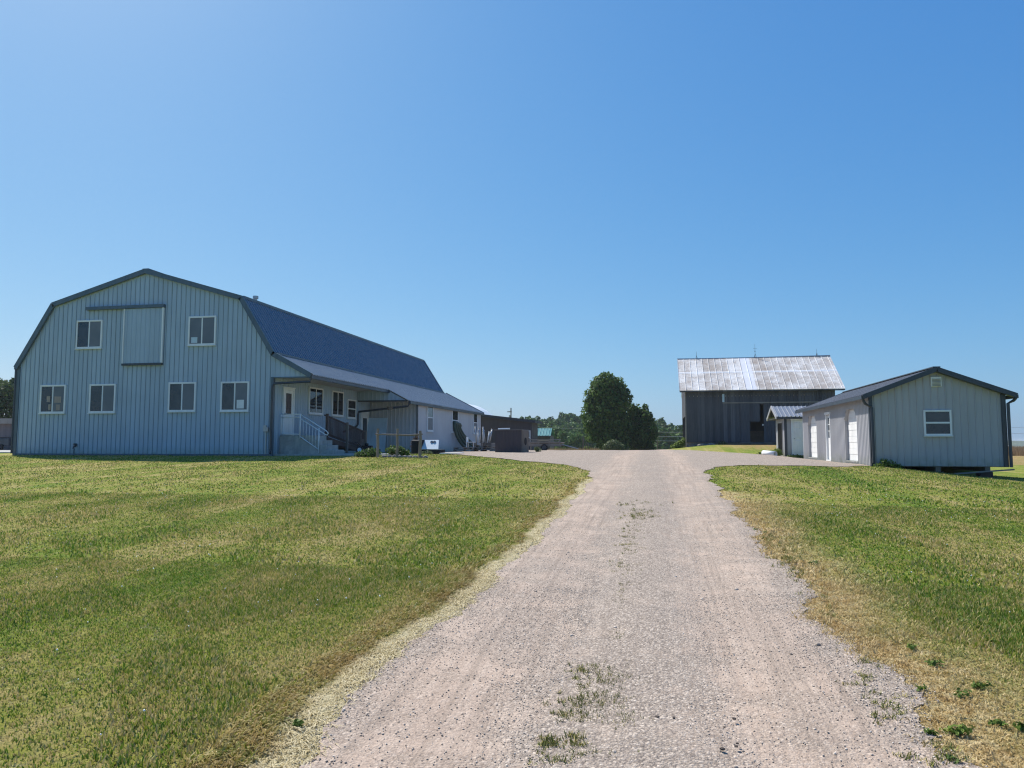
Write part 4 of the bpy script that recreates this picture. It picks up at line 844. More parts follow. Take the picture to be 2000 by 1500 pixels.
# roof
ovg = .22; sg_ = (GR - GE) / (GXR - GX0); sg2 = (GR - GE) / (GX1 - GXR)
m = MB(); nL = Vector((-sg_, 0, 1)).normalized(); nR = Vector((sg2, 0, 1)).normalized()
roof_strip(m, (GX0 - .24, GY0 - ovg, GE - .24 * sg_ + .10), (GX0 - .24, GY1 + ovg, GE - .24 * sg_ + .10), 0, (GXR, GY0 - ovg, GR + .10), nL)
roof_strip(m, (GX1 + .28, GY0 - ovg, GE - .28 * sg2 + .10), (GX1 + .28, GY1 + ovg, GE - .28 * sg2 + .10), 0, (GXR, GY0 - ovg, GR + .10), nR)
m.build('roof', M['groof'], gar)
m = MB()
def rk(xa, za, xb, zb, y, w_=.16, t_=.035):
    d = Vector((xb - xa, 0, zb - za)); L = d.length; d /= L; up = d.cross(UY); up = up if up.z > 0 else -up; m.obox((xa, y, za), d, UY, up, -.01, L + .01, -t_, t_, -.06, w_ - .06)
for y in (GY0 - ovg, GY1 + ovg):
    rk(GX0 - .26, GE - .26 * sg_ + .04, GXR, GR + .05, y); rk(GXR, GR + .05, GX1 + .30, GE - .30 * sg2 + .04, y)
m.box(GX0 - .33, GX0 - .22, GY0 - ovg + .03, GY1 + ovg, GE - .24 * sg_ - .03, GE - .24 * sg_ + .09); m.box(GX1 + .28, GX1 + .38, GY0 - ovg + .03, GY1 + ovg, GE - .3 * sg2 - .03, GE - .3 * sg2 + .09)
m.box(GX0 - .05, GX0 + .06, GY0 - .045, GY0 + .08, GZ0 - .05, GE); m.box(GX1 - .10, GX1 + .04, GY0 - .045, GY0 + .08, GZ0 - .02, GE)
m.box(GXR - .12, GXR + .12, GY0 - ovg, GY1 + ovg, GR + .13, GR + .165)
m.build('trim', M['dark'], gar)
MB().prism([(GX0 - .2, GE - .2 * sg_ - .02), (GX0 - .2, GE - .2 * sg_ + .03), (GXR, GR + .03), (GX1 + .24, GE - .24 * sg2 + .03), (GX1 + .24, GE - .24 * sg2 - .02), (GXR, GR - .02)], (0, 0, 0), UX, UZ, UY, GY0 - ovg + .04, GY0 - .025).build('soffit', M['dark'], gar)
spout([(GX0 - .28, GY0 - .12, GE - .1), (GX0 - .20, GY0 - .1, GE - .28), (GX0 + .02, GY0 - .09, GE - .42), (GX0 + .02, GY0 - .09, GZ0 + .1)], gar, M['dark'], .05)
spout([(GX1 + .33, GY0 - .12, GE - .13), (GX1 + .26, GY0 - .1, GE - .22), (GX1 + .09, GY0 - .08, GE - .32), (GX1 + .09, GY0 - .08, GZ0 - .02)], gar, M['dark'], .055)
window(gar, (9.03, GY0 - .02, 1.87), UX, NYm, .88, .88, kind='hung', left='glass', right='glass', fw=.06)
vt = MB().box(9.31, 9.65, GY0 - .06, GY0 + .0, 3.56, 3.90).build('gable_vent', M['white'], gar, bevel=.005)
m = MB()
for k in range(6): m.obox((9.345, GY0 - .072, 3.60 + .045 * k), UX, Vector((0, -.8, -.6)), Vector((0, .6, -.8)), 0, .27, -.0, .03, -.004, .004)
m.build('louvre', M['steel'], vt)
# skids and blocks below
for x in (7.9, 9.45, 11.0):
    MB().box(x - .08, x + .08, GY0 + .05, GY1 - .05, GZ0 - .19, GZ0 - .022).build('skid', M['wood'], gar)
for k, (x, y) in enumerate(((9.45, 28.3), (11.0, 28.35), (11.0, 31), (9.45, 31), (11.0, 34), (11, 37.5))):
    zz = h(x, y); tag(MB().box(x - .2, x + .2, y - .2, y + .2, zz - .05, GZ0 - .192).build('support_block', M['brown'], bevel=.01), ['dark block propping the garage skid under its gable window', 'dark block propping the garage at its outer front corner', 'block deeper in the dark gap under the outer skid', 'block deeper in the dark gap under the middle skid', 'block under the outer skid halfway along the garage', 'rearmost block under the outer skid of the garage'][k], 'block', 'blocks propping the garage')
tag(MB().beam((9.9, 27.9, h(9.9, 27.9) + .03), (11.75, 27.95, GZ0 - .10), .14, .04).build('plank', M['greywood']), 'grey plank leaning under the raised corner of the garage', 'plank')

# ------------------------------------------------------------------ small shed with its gable to the drive
SX0, SX1, SY0, SY1, SZ = 7.16, 10.2, 45.0, 48.2, .86; SE = 3.12; SRZ = 3.80; SYM = 46.6
shd = thing('small_shed', 'small light grey shed with grey metal roof between the garage and the old barn', 'shed', (SX0, SY0, SZ))
m = MB(); gp2 = pw([(0, SE - .05), (SYM - SY0, SRZ - .05), (SY1 - SY0, SE - .05)])
def sspan(u): return [(SZ - .1, SZ), (2.80, gp2(u))] if .75 < u < 2.5 else [(SZ - .1, SZ), (SZ, gp2(u))]
m.ribs((SX0, SY0, 0), UY, UZ, NXm, SY1 - SY0, sspan, breaks=[.75, 2.5, SYM - SY0], pitch=.1525, start=.1, rw=.085, rh=.011)
m.ribs((SX0, SY0, 0), UX, UZ, NYm, SX1 - SX0, lambda u: [(SZ - .1, SE - .02)], start=.1); m.ribs((SX0, SY1, 0), UX, UZ, UY, SX1 - SX0, lambda u: [(SZ - .1, SE - .02)]); m.ribs((SX1, SY0, 0), UY, UZ, UX, SY1 - SY0, lambda u: [(SZ - .1, gp2(u))], breaks=[SYM - SY0])
m.build('wall', M['gsiding'], shd)
MB().box(SX0 + .05, SX1 - .05, SY0 + .05, SY1 - .05, SZ - .08, SZ + .03).build('floor', M['concrete'], shd)
MB().box(SX0 + .12, SX0 + .16, SY0 + .78, SY0 + 1.55, SZ + .05, 2.75).build('open_door', M['whitedoor'], shd)
m = MB(); sls = (SRZ - SE) / (SYM - SY0 + .28)
roof_strip(m, (SX0 - .46, SY0 - .28, SE), (SX1 + .3, SY0 - .28, SE), 0, (SX0 - .46, SYM, SRZ), (0, -sls, 1)); m.build('roof', M['sroof'], shd); m = MB(); roof_strip(m, (SX0 - .46, SY1 + .28, SE), (SX1 + .3, SY1 + .28, SE), 0, (SX0 - .46, SYM, SRZ), (0, sls, 1)); m.build('roof', M['sroof'], shd)
m = MB(); m.box(SX0 - .42, SX1 + .28, SY0 - .29, SY0 - .0, SE - .12, SE - .02); m.box(SX0 - .02, SX0 + .12, SY0 - .035, SY0 + .03, SZ, SE - .12)
m.build('trim', M['dark'], shd); m = MB()
for ya_, za_, yb_, zb_ in ((SY0 - .3, SE - .03, SYM, SRZ), (SYM, SRZ, SY1 + .3, SE - .03)):
    d = Vector((0, yb_ - ya_, zb_ - za_)); L = d.length; d /= L; up = UX.cross(d); up = up if up.z > 0 else -up; m.obox((SX0 - .47, ya_, za_), d, UX, up, 0, L, -.03, .03, -.12, .05)
m.box(SX0 - .03, SX0 - .025, SY0 + .68, SY0 + .75, SZ, 2.86); m.build('rake_board', M['gsiding'], shd)
MB().box(SX0 - .44, SX0 - .02, SY0 - .2, SY1 + .2, SE - .10, SE - .06).build('soffit', M['brown'], shd)
dd = door(shd, (7.58, SY0 - .03, .92), UX, NYm, 1.0, 1.98, glass=None, fr=.07); m = MB()
for (u0, u1, z0, z1) in ((.12, .44, .15, .85), (.56, .88, .15, .85), (.12, .44, 1.0, 1.5), (.56, .88, 1.0, 1.5), (.12, .44, 1.6, 1.86), (.56, .88, 1.6, 1.86)):
    m.obox((7.58, SY0 - .03, .92), UX, NYm, UZ, u0, u1, .02, .05, z0, z1)
m.build('raised_panel', M['whitedoor'], dd, bevel=.008)
# culvert
cv = MB(); c0 = Vector((6.50, 44.2, h(6.5, 44.2) + .12)); c1 = Vector((5.95, 44.95, h(5.95, 44.95) + .12)); n_ = 14
for rr in (.15, .125):
    d = (c1 - c0).normalized(); a = d.cross(UZ).normalized(); b = a.cross(d); cv.add([p_ + (a * math.cos(6.2832 * k / n_) + b * math.sin(6.2832 * k / n_)) * rr for p_ in (c0, c1) for k in range(n_)], [(k, (k + 1) % n_, n_ + (k + 1) % n_, n_ + k) for k in range(n_)])
for e_, (off_) in ((0, 0), (1, n_)): cv.f += [(off_ + k, off_ + (k + 1) % n_, 2 * n_ + off_ + (k + 1) % n_, 2 * n_ + off_ + k) for k in range(n_)]
tag(cv.build('culvert_pipe', M['white'], smooth=True), 'short white culvert pipe lying in the grass beside the small shed', 'pipe')

# ------------------------------------------------------------------ old wooden barn
OX0, OX1, OY0, OY1 = 2.18, 13.28, 60.0, 68.4; OZ = 1.70; OE = 5.75; ORZ = 8.72; OYR = 64.2
old = thing('old_wooden_barn', 'weathered grey board barn with a worn white metal roof and an open doorway', 'barn', (7.7, OY0, 1.5))
random.seed(12); m = MB(); x = OX0
while x < OX1 - .02:
    w_ = min(random.choice((.22, .26, .28, .31)), OX1 - x); j = random.uniform(0, .018); z0 = OZ + random.uniform(-.05, .05); lo_top = None
    segs = [(z0, OE)]
    if 7.02 < x + w_ / 2 < 8.0: segs = [(3.28, OE)]
    if 7.72 < x + w_ / 2 < 8.0: segs = [(4.62, OE)]
    for a_, b_ in segs: m.box(x + .004, x + w_ - random.uniform(.008, .022), OY0 - j, OY0 + .025, a_, b_)
    x += w_
x = OY0 + .3
while x < OY1:
    w_ = random.choice((.24, .28, .3)); j = random.uniform(0, .012); top = OE + (ORZ - OE) * (1 - abs(x - OYR) / (OYR - OY0 + .3)) if True else OE
    for xx, sg3 in ((OX0, -1), (OX1, 1)): m.box(xx - .015 + sg3 * j, xx + .015 + sg3 * j, x + .004, min(x + w_ - .012, OY1), (3.75 if xx == OX0 and x > 61 else OZ), max(OE - .4, top - .2))
    x += w_
m.box(OX0, OX1, OY1 - .03, OY1, 1.3, OE); m.build('board_wall', M['boards'], old)
MB().box(OX0 + .1, OX1 - .1, OY0 + .1, OY1 - .1, OZ - .12, OZ - .02).build('floor', M['wood'], old)
m = MB(); m.box(5.0, 13.2, OY0 - .065, OY0 - .03, 4.70, 4.80); m.build('door_track', M['greywood'], old)
m = MB()
for k in range(4): m.box(6.33 + k * .345, 6.665 + k * .345, OY0 - .06, OY0 - .028, 3.28, 4.66)
dL = m.build('sliding_door', M['boards'], old)
m = MB()
for k in range(3): m.box(6.33 + k * .215, 6.535 + k * .215, OY0 - .06, OY0 - .028, 1.72, 3.20)
m.box(6.96, 7.0, OY0 - .075, OY0 - .03, 1.72, 3.24); m.box(6.33, 7.0, OY0 - .072, OY0 - .061, 3.20, 3.24); m.build('lower_door', M['boards'], old)
m = MB(); m.box(4.98, 5.14, OY0 - .02, OY0 + .02, 4.82, 5.45); m.build('wall_slot', M['bluegrey'], old)
MB().box(7.05, 8.0, OY0 + 1.0, OY0 + 1.1, 2.2, 2.3).build('inner_rail', M['wood'], old); m = MB(); m.box(7.1, 8.3, OY0 + 2.0, OY0 + 2.1, 1.7, 2.6); m.build('inner_rail', M['wood'], old)
MB().box(6.2, 8.6, OY0 - .22, OY0 - .03, OZ - .10, OZ - .03).build('sill_beam', M['greywood'], old)
MB().box(OX0 - .05, OX0 + .05, OY0 - .05, OY0 + .05, 1.2, OE).build('corner_post', M['greywood'], old)
# foundation of field stones
m = MB(); m.box(OX0 + .05, OX1, OY0 + .05, OY1 - .1, .3, OZ - .13)
g_ = random.Random(2)
for k in range(34):
    x = OX0 + .1 + k * .32; m.box(x, x + g_.uniform(.2, .3), OY0 - g_.uniform(0, .06), OY0 + .06, 1.1, 1.1 + g_.uniform(.3, .42)); m.box(x + .1, x + .1 + g_.uniform(.2, .28), OY0 - g_.uniform(0, .05), OY0 + .062, 1.53, OZ - .13)
m.build('foundation', M['stone'], old, bevel=.02)
# roof: sheets with standing seams
m = MB(); fe = Vector((0, OY0 - .45, OE - .02)); d = Vector((0, OYR - fe.y, ORZ - fe.z)); L = d.length; d /= L; n = Vector((0, -d.z, d.y)); rx0, rx1 = 1.72, 13.92
m.obox((rx0, fe.y, fe.z), UX, d, n, 0, rx1 - rx0, 0, L, -.03, .0)
k = 0; x = rx0
while x < rx1: m.obox((x, fe.y, fe.z), UX, d, n, -.012, .012, 0, L, .001, .03); x += .50
m.obox((rx0, fe.y, fe.z), UX, d, n, 0, rx1 - rx0, L * .535, L * .545, .001, .012)
m.build('roof', M['oldroof'], old); m = MB()
db_ = Vector((0, OY1 + .45 - OYR, OE - .02 - ORZ)); Lb = db_.length; db_ /= Lb; nb = Vector((0, -db_.z, db_.y)); m.obox((rx0 + .42, OYR, ORZ), UX, db_, nb, 0, rx1 - rx0 - .42, 0, Lb, -.03, .0)
m.build('roof', M['oldroof'], old)
MB().tube([(rx0, OYR, ORZ + .02), (4, OYR, ORZ), (8, OYR, ORZ + .0), (rx1, OYR, ORZ + .04)], .05, 6).build('ridge_cap', M['steel'], old)
m = MB(); m.box(rx0 + .02, rx1 - .02, OY0 - .44, OY0 + .1, OE - .13, OE - .055); m.box(OX0, OX1, OY0 + .03, OY0 + .08, OE - .4, OE + .25); m.build('eave_board', M['boards'], old)
for x, hh_ in ((3.3, .62), (8.05, 1.15), (12.9, .62)):
    m = MB(); m.tube([(x, OYR, ORZ), (x, OYR, ORZ + hh_)], .016, 6, r2=.008); b0 = .3 if hh_ < 1 else .35
    for a in range(3): m.tube([(x + .12 * math.cos(a * 2.1), OYR + .12 * math.sin(a * 2.1), ORZ), (x, OYR, ORZ + b0)], .01, 5)
    if hh_ > 1: m.tube([(x - .16, OYR, ORZ + .78), (x + .16, OYR, ORZ + .78)], .01, 5); m.tube([(x, OYR, ORZ + .5), (x, OYR, ORZ + .56)], .04, 8)
    m.build('lightning_rod', M['dark'], old)
tag(MB().tube([(7.95, OY0 - .1, 3.02), (7.95, OY0 - .14, 3.02)], .06, 10).build('white_disc', M['white']), 'small white disc fixed beside the barn doorway', 'disc')
for k, (x, y, s) in enumerate(((3.3, 59.2, .22), (4.0, 59.1, .2), (3.6, 59.3, .14))):
    z = h(x, y); bm = bmesh.new(); bmesh.ops.create_icosphere(bm, subdivisions=2, radius=1); gk = random.Random(k)
    for vv in bm.verts: vv.co = Vector((vv.co.x * s * 1.5, vv.co.y * s, vv.co.z * s * .7)) * (1 + gk.uniform(-.12, .12))
    me = bpy.data.meshes.new('boulder'); bm.to_mesh(me); bm.free(); me.materials.append(M['stone']); o = bpy.data.objects.new('boulder', me); col.objects.link(o); o.location = (x, y, z + .03); tag(o, ['larger left boulder by the old barn foundation', 'right boulder by the old barn foundation', 'smallest boulder by the old barn foundation'][k], 'boulder', 'boulders at the barn foundation')

# ------------------------------------------------------------------ trees and shrubs
zt = h(-5.4, 85)
cb = [(-5.55, 85, 5.0, 2.35, 2.2, 3.9), (-4.55, 85, 8.0, 1.15, 1.2, 1.2), (-5.6, 84.6, 8.7, 1.2, 1.2, 1.0), (-6.5, 85, 8.2, 1.1, 1.1, 1.1), (-4.1, 84.7, 6.6, 1.1, 1.2, 1.5), (-7.3, 85, 6.6, 1.1, 1.1, 1.4), (-7.7, 85, 4.9, .95, 1.1, 1.5)] + crown_blobs(-5.55, 85, 5.6, 2.75, 2.6, 4.2, 46, 3, .30) + crown_blobs(-5.9, 85, 3.4, 2.7, 2.4, 2.6, 22, 5, .32) + crown_blobs(-4.5, 85, 3.0, 2.4, 2.4, 2.4, 16, 9, .32)
tree('big_maple_tree', 'tall dense dark green tree at the far end of the drive', -5.4, 85, cb, 26000, .19, 'leaf_dark', .35, seed=4)
cb = [(-2.1, 87, 3.0, 1.9, 1.8, 2.6)] + crown_blobs(-2.3, 87, 3.6, 1.95, 1.9, 3.0, 26, 13, .32) + crown_blobs(-1.5, 87, 2.2, 1.7, 1.8, 2.1, 16, 15, .34)
tree('round_tree', 'lower rounded dark tree at the right shoulder of the tall one', -2.0, 87, cb, 14000, .18, 'leaf_dark', .25, seed=8)
shrub('round_bush', 'pale grey green feathery bush in front of the tall tree', -4.2, 72, [(0, 0, .55, .95, .8, .7), (.5, 0, .45, .6, .6, .5), (-.5, 0, .4, .6, .6, .45), (0, 0, 1.0, .5, .5, .3)], 3500, .09, 'leaf_bush', seed=3)
shrub('small_bush', 'small light green bush left of the feathery bush under the tall tree', -6.9, 74, [(0, 0, .3, .5, .4, .4)], 700, .08, 'yweed', seed=4)
shrub('leafy_shrub', 'bright yellow green shrub growing at the left corner of the old barn', 1.75, 60.6, [(0, 0, .25, .55, .4, .35), (.3, 0, .5, .35, .3, .35), (-.4, 0, .12, .4, .3, .2)], 1500, .07, 'yweed', seed=6)
shrub('corner_weeds', 'tuft of dark green weeds at the near corner of the garage', 7.75, 27.75, [(0, 0, .10, .32, .2, .18), (.3, .05, .05, .28, .15, .10), (-.3, -.1, .05, .2, .15, .10), (-.1, 0, .22, .14, .12, .12)], 800, .035, 'yweed', 'weeds', seed=9)
shrub('shed_weeds', 'low green weeds in front of the small shed door', 7.6, 44.7, [(0, 0, .05, .5, .15, .14), (.7, 0, .04, .4, .15, .1)], 500, .06, 'weed', 'weeds', seed=10)
shrub('culvert_weeds', 'green weed clump around the white culvert pipe', 6.75, 45.4, [(0, 0, .15, .35, .3, .3), (-.6, .3, .1, .5, .3, .2)], 700, .06, 'yweed', 'weeds', seed=10)
shrub('barn_weeds', 'short weeds at the foot of the old barn boards', 4.9, 59.5, [(0, 0, .08, .4, .2, .2)], 350, .06, 'leaf_bush', 'weeds', seed=12)
shrub('wagon_weeds', 'weeds growing between the dark crate and the farm wagon', -6.6, 41.3, [(0, 0, .08, .2, .2, .2), (-.1, 0, .2, .12, .12, .14)], 250, .05, 'leaf_bush', 'weeds', seed=12)
for k, (x, y, rx, rz, sd, lb) in enumerate(((-72, 70, 4.5, 3.6, 31, 'leafy green tree left of the barn, nearest the photo edge'), (-66.5, 71, 3.6, 3.1, 32, 'leafy green tree touching the barn corner behind the pink building'), (-80, 72, 4.8, 4.0, 33, 'green tree outermost behind the pink building'))):
    z = h(x, y); cb = crown_blobs(x, y, z + 2.6 + rz * .55, rx, rx * .9, rz, 30, sd, .34); tree('leafy_tree', lb, x, y, cb, 13000, .20, 'leaf', .25, group='trees behind the pink building', seed=sd)
# nearer trees of the wood that can be told apart
for k, (px, Y_, top, rx, lb) in enumerate(((1112, 150, 3.9, 3.0, 'dark rounded tree at the near edge of the wood, beside the tall tree'), (1088, 165, 5.4, 2.8, 'rounded tree at the near edge of the wood, right of the green roof'), (1296, 170, 4.9, 3.6, 'dark rounded tree in the gap between tall tree and old barn'), (1322, 180, 4.2, 3.2, 'rounded tree nearest the old barn in the gap'), (1130, 170, 5.2, 3.4, 'tree at the near edge of the wood, just behind the tall tree'))):
    d = (rv * (px - 1000) + fv * FPX + uv_ * -116); x = d.x / d.y * Y_; z = h(x, Y_); rz = (top - z) * .52; cb = crown_blobs(x, Y_, top - rz, rx, rx, rz, 24, 50 + k, .33); tree('wood_edge_tree', lb, x, Y_, cb, 3600, .42, 'leaf_far', .2, group='trees at the edge of the wood', seed=40 + k, limbs=3)
# the wood on the hill: one mass
V = []; F = []; Q = []; b = 0
gq = np.random.default_rng(77)
for (Y_, x0, x1, n_, top) in ((185, -36, 8, 22, 4.2), (205, -44, 20, 26, 6.2), (230, -55, 4, 26, 8.3), (255, -62, 2, 26, 10.2), (280, -66, 0, 26, 11.6), (215, -6, 26, 14, 5.8), (240, -2, 34, 14, 6.6)):
    for k in range(n_):
        x = x0 + (x1 - x0) * (k + gq.uniform(.1, .9)) / n_; y = Y_ + gq.uniform(-9, 9); tp = top + gq.uniform(-.9, .8) + (1.0 * math.exp(-((x + 34) / 12) ** 2) - .02 * abs(x + 30) if x < 0 else 0); z = tp - 3.4; r_ = gq.uniform(2.3, 3.6)
        v_, f_, q_ = leaf_cloud(crown_blobs(x, y, z, r_, r_, 3.4, 9, int(gq.integers(1e6)), .38), 620, .58, int(gq.integers(1e6)), .6, up=.3)
        V.append(v_); F.append(f_ + b); Q.append(q_ * .8 + .2 * gq.uniform(-1, 1)); b += len(v_)
tag(np_mesh('wooded_hillside', np.concatenate(V), np.concatenate(F), M['leaf_far'], {'rnd': np.concatenate(Q)}), 'green wood covering the low hill behind the farm', 'wood', kind='stuff')
# far hills
hx = np.linspace(-3000, 3000, 260); rows = []
for (yy, amp) in ((1500, 0), (1560, .6), (1640, 1), (1750, 1)):
    rows.append(np.stack([hx, np.full_like(hx, yy), -14 + amp * (19.0 + 2.0 * np.sin(hx / 330 + 1) + 1.2 * np.sin(hx / 90) + .9 * np.sin(hx / 21.) * np.sin(hx / 47))], 1))
tag(np_mesh('hills', np.concatenate(rows), grid_faces(4, len(hx)), M['hill'], smooth=True), kind='structure')

# dry stalks: the field on the right and the fringe below the tall tree
def stalks(n, x0, x1, y0, y1, h0, h1, wd, seed):
    g_ = np.random.default_rng(seed); X = g_.uniform(x0, x1, n); Y = g_.uniform(y0, y1, n); Z = H(X, Y); hh = g_.uniform(h0, h1, n); a = g_.uniform(0, 6.28, n); dx = np.cos(a) * hh * .2; dy = np.sin(a) * hh * .2
    P = np.stack([np.stack([X - wd, Y, Z - .03], 1), np.stack([X + wd, Y, Z - .03], 1), np.stack([X + dx, Y + dy, Z + hh], 1)], 1).reshape(-1, 3); i = np.arange(n) * 3
    return P, np.stack([i, i + 1, i + 2], 1), np.repeat(g_.uniform(0, 1, n), 3)
P_, F_, Q_ = stalks(26000, 30, 75, 88, 112, .5, 1.0, .05, 1)
tag(np_mesh('dry_field_grass', P_, F_, M['drystalk'], {'rnd': Q_}), 'tall rusty dry grass standing in the field beyond the garage', 'grass', kind='stuff')
P_, F_, Q_ = stalks(1500, -9.5, -5.2, 64.5, 70, .15, .45, .014, 2)
tag(np_mesh('dry_verge_grass', P_, F_, M['drystalk'], {'rnd': Q_}), 'pale dry grass along the far edge of the yard below the tall tree', 'grass', kind='stuff')
# fence posts by the tall tree
for k, (px, Y_, hh_, r_) in enumerate(((1139, 66, 1.05, .07), (1144, 67, .5, .05), (1148.5, 67.5, .55, .05), (1284, 70, .75, .06))):
    d = (rv * (px - 1000) + fv * FPX + uv_ * -125); x = d.x / d.y * Y_; z = h(x, Y_)
    tag(MB().tube([(x, Y_, z - .2), (x, Y_, z + .3 + hh_)], r_, 7, r2=r_ * .9).build('fence_post', M['pole']), ['tallest grey fence post left of the tall tree', 'short fence post just right of the tallest post', 'short fence post nearest the small light green bush', 'lone fence post in the gap left of the old barn'][k], 'post', 'wooden fence posts at the yard edge')
# utility pole and wires
pl = thing('utility_pole', 'distant wooden utility pole rising above the brown outbuilding', 'utility pole', (-29.4, 150, -2)); d = (rv * (-2) + fv * FPX + uv_ * -60); xp = d.x / d.y * 150
MB().tube([(xp, 150, -2.4), (xp, 150, 8.9)], .17, 8, r2=.12).build('pole', M['pole'], pl)
MB().box(xp - .75, xp + .15, 149.9, 150.1, 8.0, 8.18).build('crossarm', M['pole'], pl); MB().tube([(xp - .3, 150, 6.6), (xp - .3, 150, 7.4)], .16, 8).build('transformer', M['steel'], pl)
def wire_set(name, label, x0, x1, y, zs_, mat='steel', post=True, r=.018):
    t_ = thing(name, label, 'wires', (x0, y, h(x0, y)))
    for z in zs_: MB().tube([(x0 + (x1 - x0) * k / 12, y, z - .35 * math.sin(math.pi * k / 12)) for k in range(13)], r, 5).build('wire', M[mat], t_)
    for x in (x0, x1): MB().tube([(x, y + .15, h(x, y) - .3), (x, y + .15, max(zs_) + .4)], .09, 7).build('post', M['pole'], t_)
    return t_
wire_set('fence_wires', 'three pale wires crossing the gap between the tall tree and old barn', -5, 9, 96, [3.35, 2.8, 2.25], r=.022)
wire_set('field_wires', 'thin pale wire in front of the wood left of the tall tree', -22, -7, 130, [4.6], r=.02)
wire_set('power_line', 'faint overhead wires over the field beyond the garage', 24, 110, 140, [4.6, 3.6], mat='steel', r=.02)
# tiny white farm sheds far right
for k, (px, Y_, w_, hh_) in enumerate(((1982, 170, 1.2, .9), (1971, 150, .9, .6))):
    d = (rv * (px - 1000) + fv * FPX + uv_ * -128); x = d.x / d.y * Y_; z = h(x, Y_) - .4
    s_ = thing('white_field_shed', ['tiny white shed in the far field, the farther and larger one', 'tiny white shed in the far field, right beside the garage corner'][k], 'shed', (x, Y_, z), 'white sheds in the far field'); zz = -.2
    MB().box(x - w_, x + w_, Y_, Y_ + 2, z - .3, z + hh_ + .4).build('wall', M['white'], s_); MB().prism([(x - w_ - .15, z + hh_ + .4), (x + w_ + .15, z + hh_ + .4), (x, z + hh_ + .9)], (0, 0, 0), UX, UZ, UY, Y_ - .2, Y_ + 2.2).build('roof', M['plastic'], s_)

# ------------------------------------------------------------------ weeds along the drive
def weed_thing(px, py, L, n, seed, label, group):
    x, y = at(px, py); z = h(x, y) + .005; g_ = random.Random(seed); bl = []
    L *= .62
    for k in range(4): bl.append((g_.uniform(-.6, .6) * L, g_.uniform(-.5, .5) * L, .15 * L + g_.uniform(0, .25) * L, L * g_.uniform(.35, .7), L * g_.uniform(.3, .55), L * g_.uniform(.15, .4)))
    V, F, q = leaf_cloud(bl, int(n * 3), .006 + L * .12, seed, .15, up=.9); V[:, 2] = np.maximum(V[:, 2], .002); V = V + np.array([x, y, z])
    o = np_mesh('broadleaf_weed', V, F, M['yweed' if seed % 4 == 0 else 'weed'], {'rnd': q}); return tag(o, label, 'weed', group)
WL = ((1872, 1440, .13, 34, 'large dark weed with a pale leaf at the gravel edge, bottom right'), (1812, 1436, .07, 14, 'small weed on the gravel just left of the large dark weed'), (1915, 1345, .10, 22, 'weed with upturned leaves in the dry strip above the large one'), (1882, 1362, .08, 18, 'spreading weed below the upturned one in the dry strip'), (1802, 1350, .07, 14, 'small weed in the dry strip near the gravel edge'), (1992, 1428, .10, 22, 'dark weed at the right edge of the photo in green grass'), (1950, 1420, .08, 16, 'pale leaved weed between the large dark weed and the photo edge'), (1868, 1492, .06, 12, 'yellow green weed on the gravel at the bottom right'), (1780, 1270, .09, 20, 'low green weed patch in the dry strip midway'), (1825, 1300, .10, 20, 'flat grey green weed in the dry strip midway'), (1590, 1103, .10, 18, 'dark weed in the dry strip farther up the drive'), (1497, 1042, .08, 14, 'small dark upright weed at the gravel edge far up'), (1476, 1036, .07, 12, 'small dark upright weed farthest up the gravel edge'), (585, 1420, .09, 16, 'broad leaved weed in the straw at the left gravel edge'))
for k, (px, py, L, n, lb) in enumerate(WL):
    weed_thing(px, py, L, n, 60 + k, lb, 'weeds along the drive edge')
# tufts of grass growing out of the drive
def tufts(specs, seed):
    g_ = np.random.default_rng(seed); V = []; F = []; Q = []; b = 0
    for (px, py, sx, sy, n, hh0) in specs:
        for _ in range(n):
            x, y = at(px + g_.normal(0, sx), py + g_.normal(0, sy)); nb = int(g_.integers(7, 20)); r_ = g_.uniform(.008, .022)
            for _ in range(nb):
                a = g_.uniform(0, 6.28); bx_, by_ = x + g_.normal(0, r_), y + g_.normal(0, r_); l = hh0 * g_.uniform(.5, 1.2); le = g_.uniform(.2, 1.2); z = h(bx_, by_) + .004; wv_ = .0028 + l * .03; c_ = g_.uniform(0, 3.14)
                V += [(bx_ - math.cos(c_) * wv_, by_ - math.sin(c_) * wv_, z), (bx_ + math.cos(c_) * wv_, by_ + math.sin(c_) * wv_, z), (bx_ + math.cos(a) * math.sin(le) * l, by_ + math.sin(a) * math.sin(le) * l, z + math.cos(le) * l)]; F.append((b, b + 1, b + 2)); b += 3; Q += [g_.uniform(0, 1)] * 3
    return np.array(V), np.array(F), np.array(Q)
t = NT('tuft_blades'); r = t.attr('rnd'); t.base(t.ramp(r, [(.1, (.12, .15, .025)), (.5, (.28, .28, .06)), (.9, (.48, .38, .13))])); M['tuft'] = t.setp(Roughness=.7)
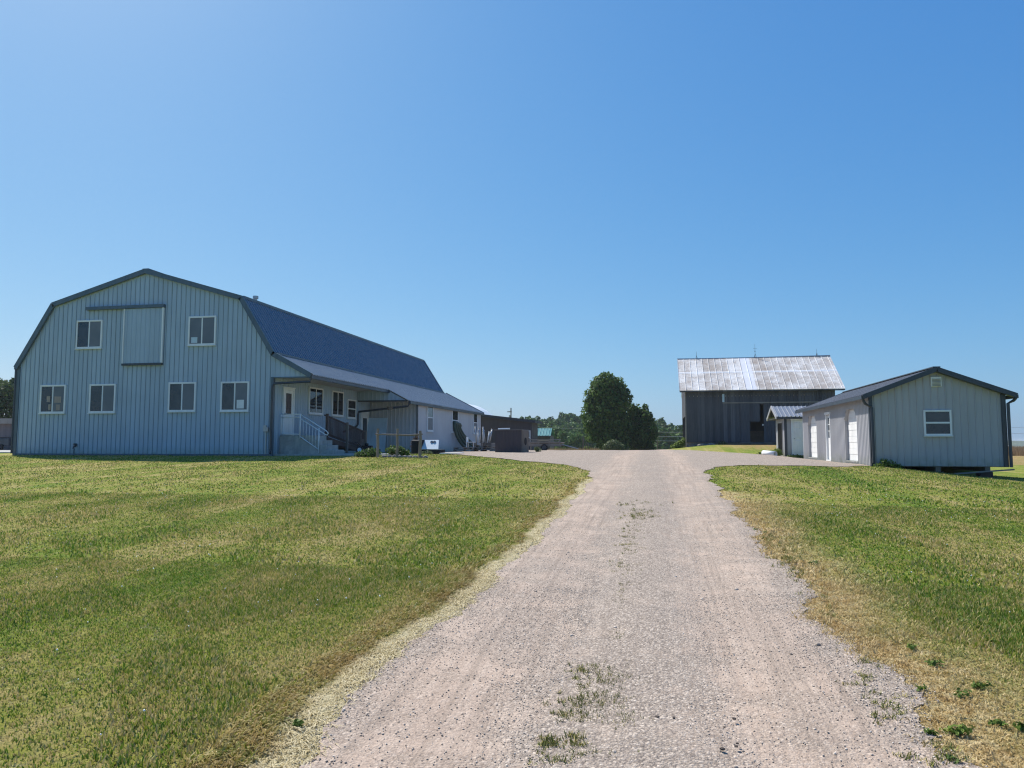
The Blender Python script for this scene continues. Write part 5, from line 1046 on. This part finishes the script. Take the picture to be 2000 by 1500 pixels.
V, F, Q = tufts([(1180, 1330, 28, 14, 60, .030), (1160, 1372, 34, 12, 80, .034), (1130, 1400, 30, 10, 50, .032), (1215, 1405, 22, 12, 30, .032), (1125, 1450, 10, 8, 22, .038), (1080, 1455, 14, 5, 16, .034), (1150, 1310, 22, 6, 18, .03), (1210, 1320, 22, 12, 22, .03),
               (1255, 1008, 16, 6, 110, .045), (1240, 1040, 12, 10, 34, .04), (1235, 1070, 18, 8, 34, .036), (1225, 1110, 16, 10, 26, .034), (1212, 1170, 8, 14, 14, .03), (1200, 1245, 10, 6, 14, .03), (1240, 985, 20, 3, 20, .05), (1235, 1145, 14, 5, 8, .03),
               (1540, 1090, 12, 14, 40, .05), (1505, 1060, 8, 10, 26, .05), (1560, 1120, 12, 12, 30, .04), (1620, 1190, 10, 20, 16, .035), (1690, 1310, 14, 16, 20, .035), (1730, 1380, 16, 20, 22, .035), (1830, 1480, 30, 14, 24, .035), (1100, 1485, 40, 8, 14, .03), (1180, 1480, 30, 8, 10, .03)], 21)
tag(np_mesh('drive_tufts', V, F, M['tuft'], {'rnd': Q}), 'sparse grass tufts growing in the middle and edges of the gravel drive', 'grass', kind='stuff')
# clover heads / pale fluff on the lawn would be lost at this size; a few dark clods on the drive
random.seed(9)
CL = [(1283, 1405), (1316, 1407), (1434, 1408), (1440, 1457), (1438, 1463), (1411, 1468), (1237, 1210), (1297, 1467), (1228, 1232), (1258, 1229), (1348, 1380), (1415, 1425)]
bm = bmesh.new(); bmesh.ops.create_icosphere(bm, subdivisions=2, radius=.016)
for vv in bm.verts: vv.co *= 1 + random.uniform(-.22, .22); vv.co.z *= .6
me = bpy.data.meshes.new('dirt_clod'); bm.to_mesh(me); bm.free(); me.materials.append(paint('dark_clod', (.07, .055, .045), .95, .2, streak=False))
for k, (px, py) in enumerate(CL):
    o = bpy.data.objects.new('dirt_clod', me); col.objects.link(o); x, y = at(px, py); o.location = (x, y, h(x, y) + .012); o.rotation_euler = (0, 0, k * 1.1); s_ = random.uniform(.35, .75); o.scale = (s_ * 1.3, s_, s_)
    tag(o, 'small dark clod of dirt on the near gravel of the drive', 'clod', 'dark clods on the drive')
# ------------------------------------------------------------------ haze
hz = NT('haze_air'); vol = hz.n('VolumePrincipled'); vol.inputs['Color'].default_value = (.80, .88, 1, 1); vol.inputs['Density'].default_value = .0002; vol.inputs['Anisotropy'].default_value = .3
hz.t.nodes.remove(hz.b); hz.l(vol.outputs[0], hz.out.inputs['Volume'])
if True: tag(MB().box(-3300, 3300, -70, 3300, -15.5, 14).build('haze', hz.m), 'thin pale air haze', 'haze', kind='stuff')
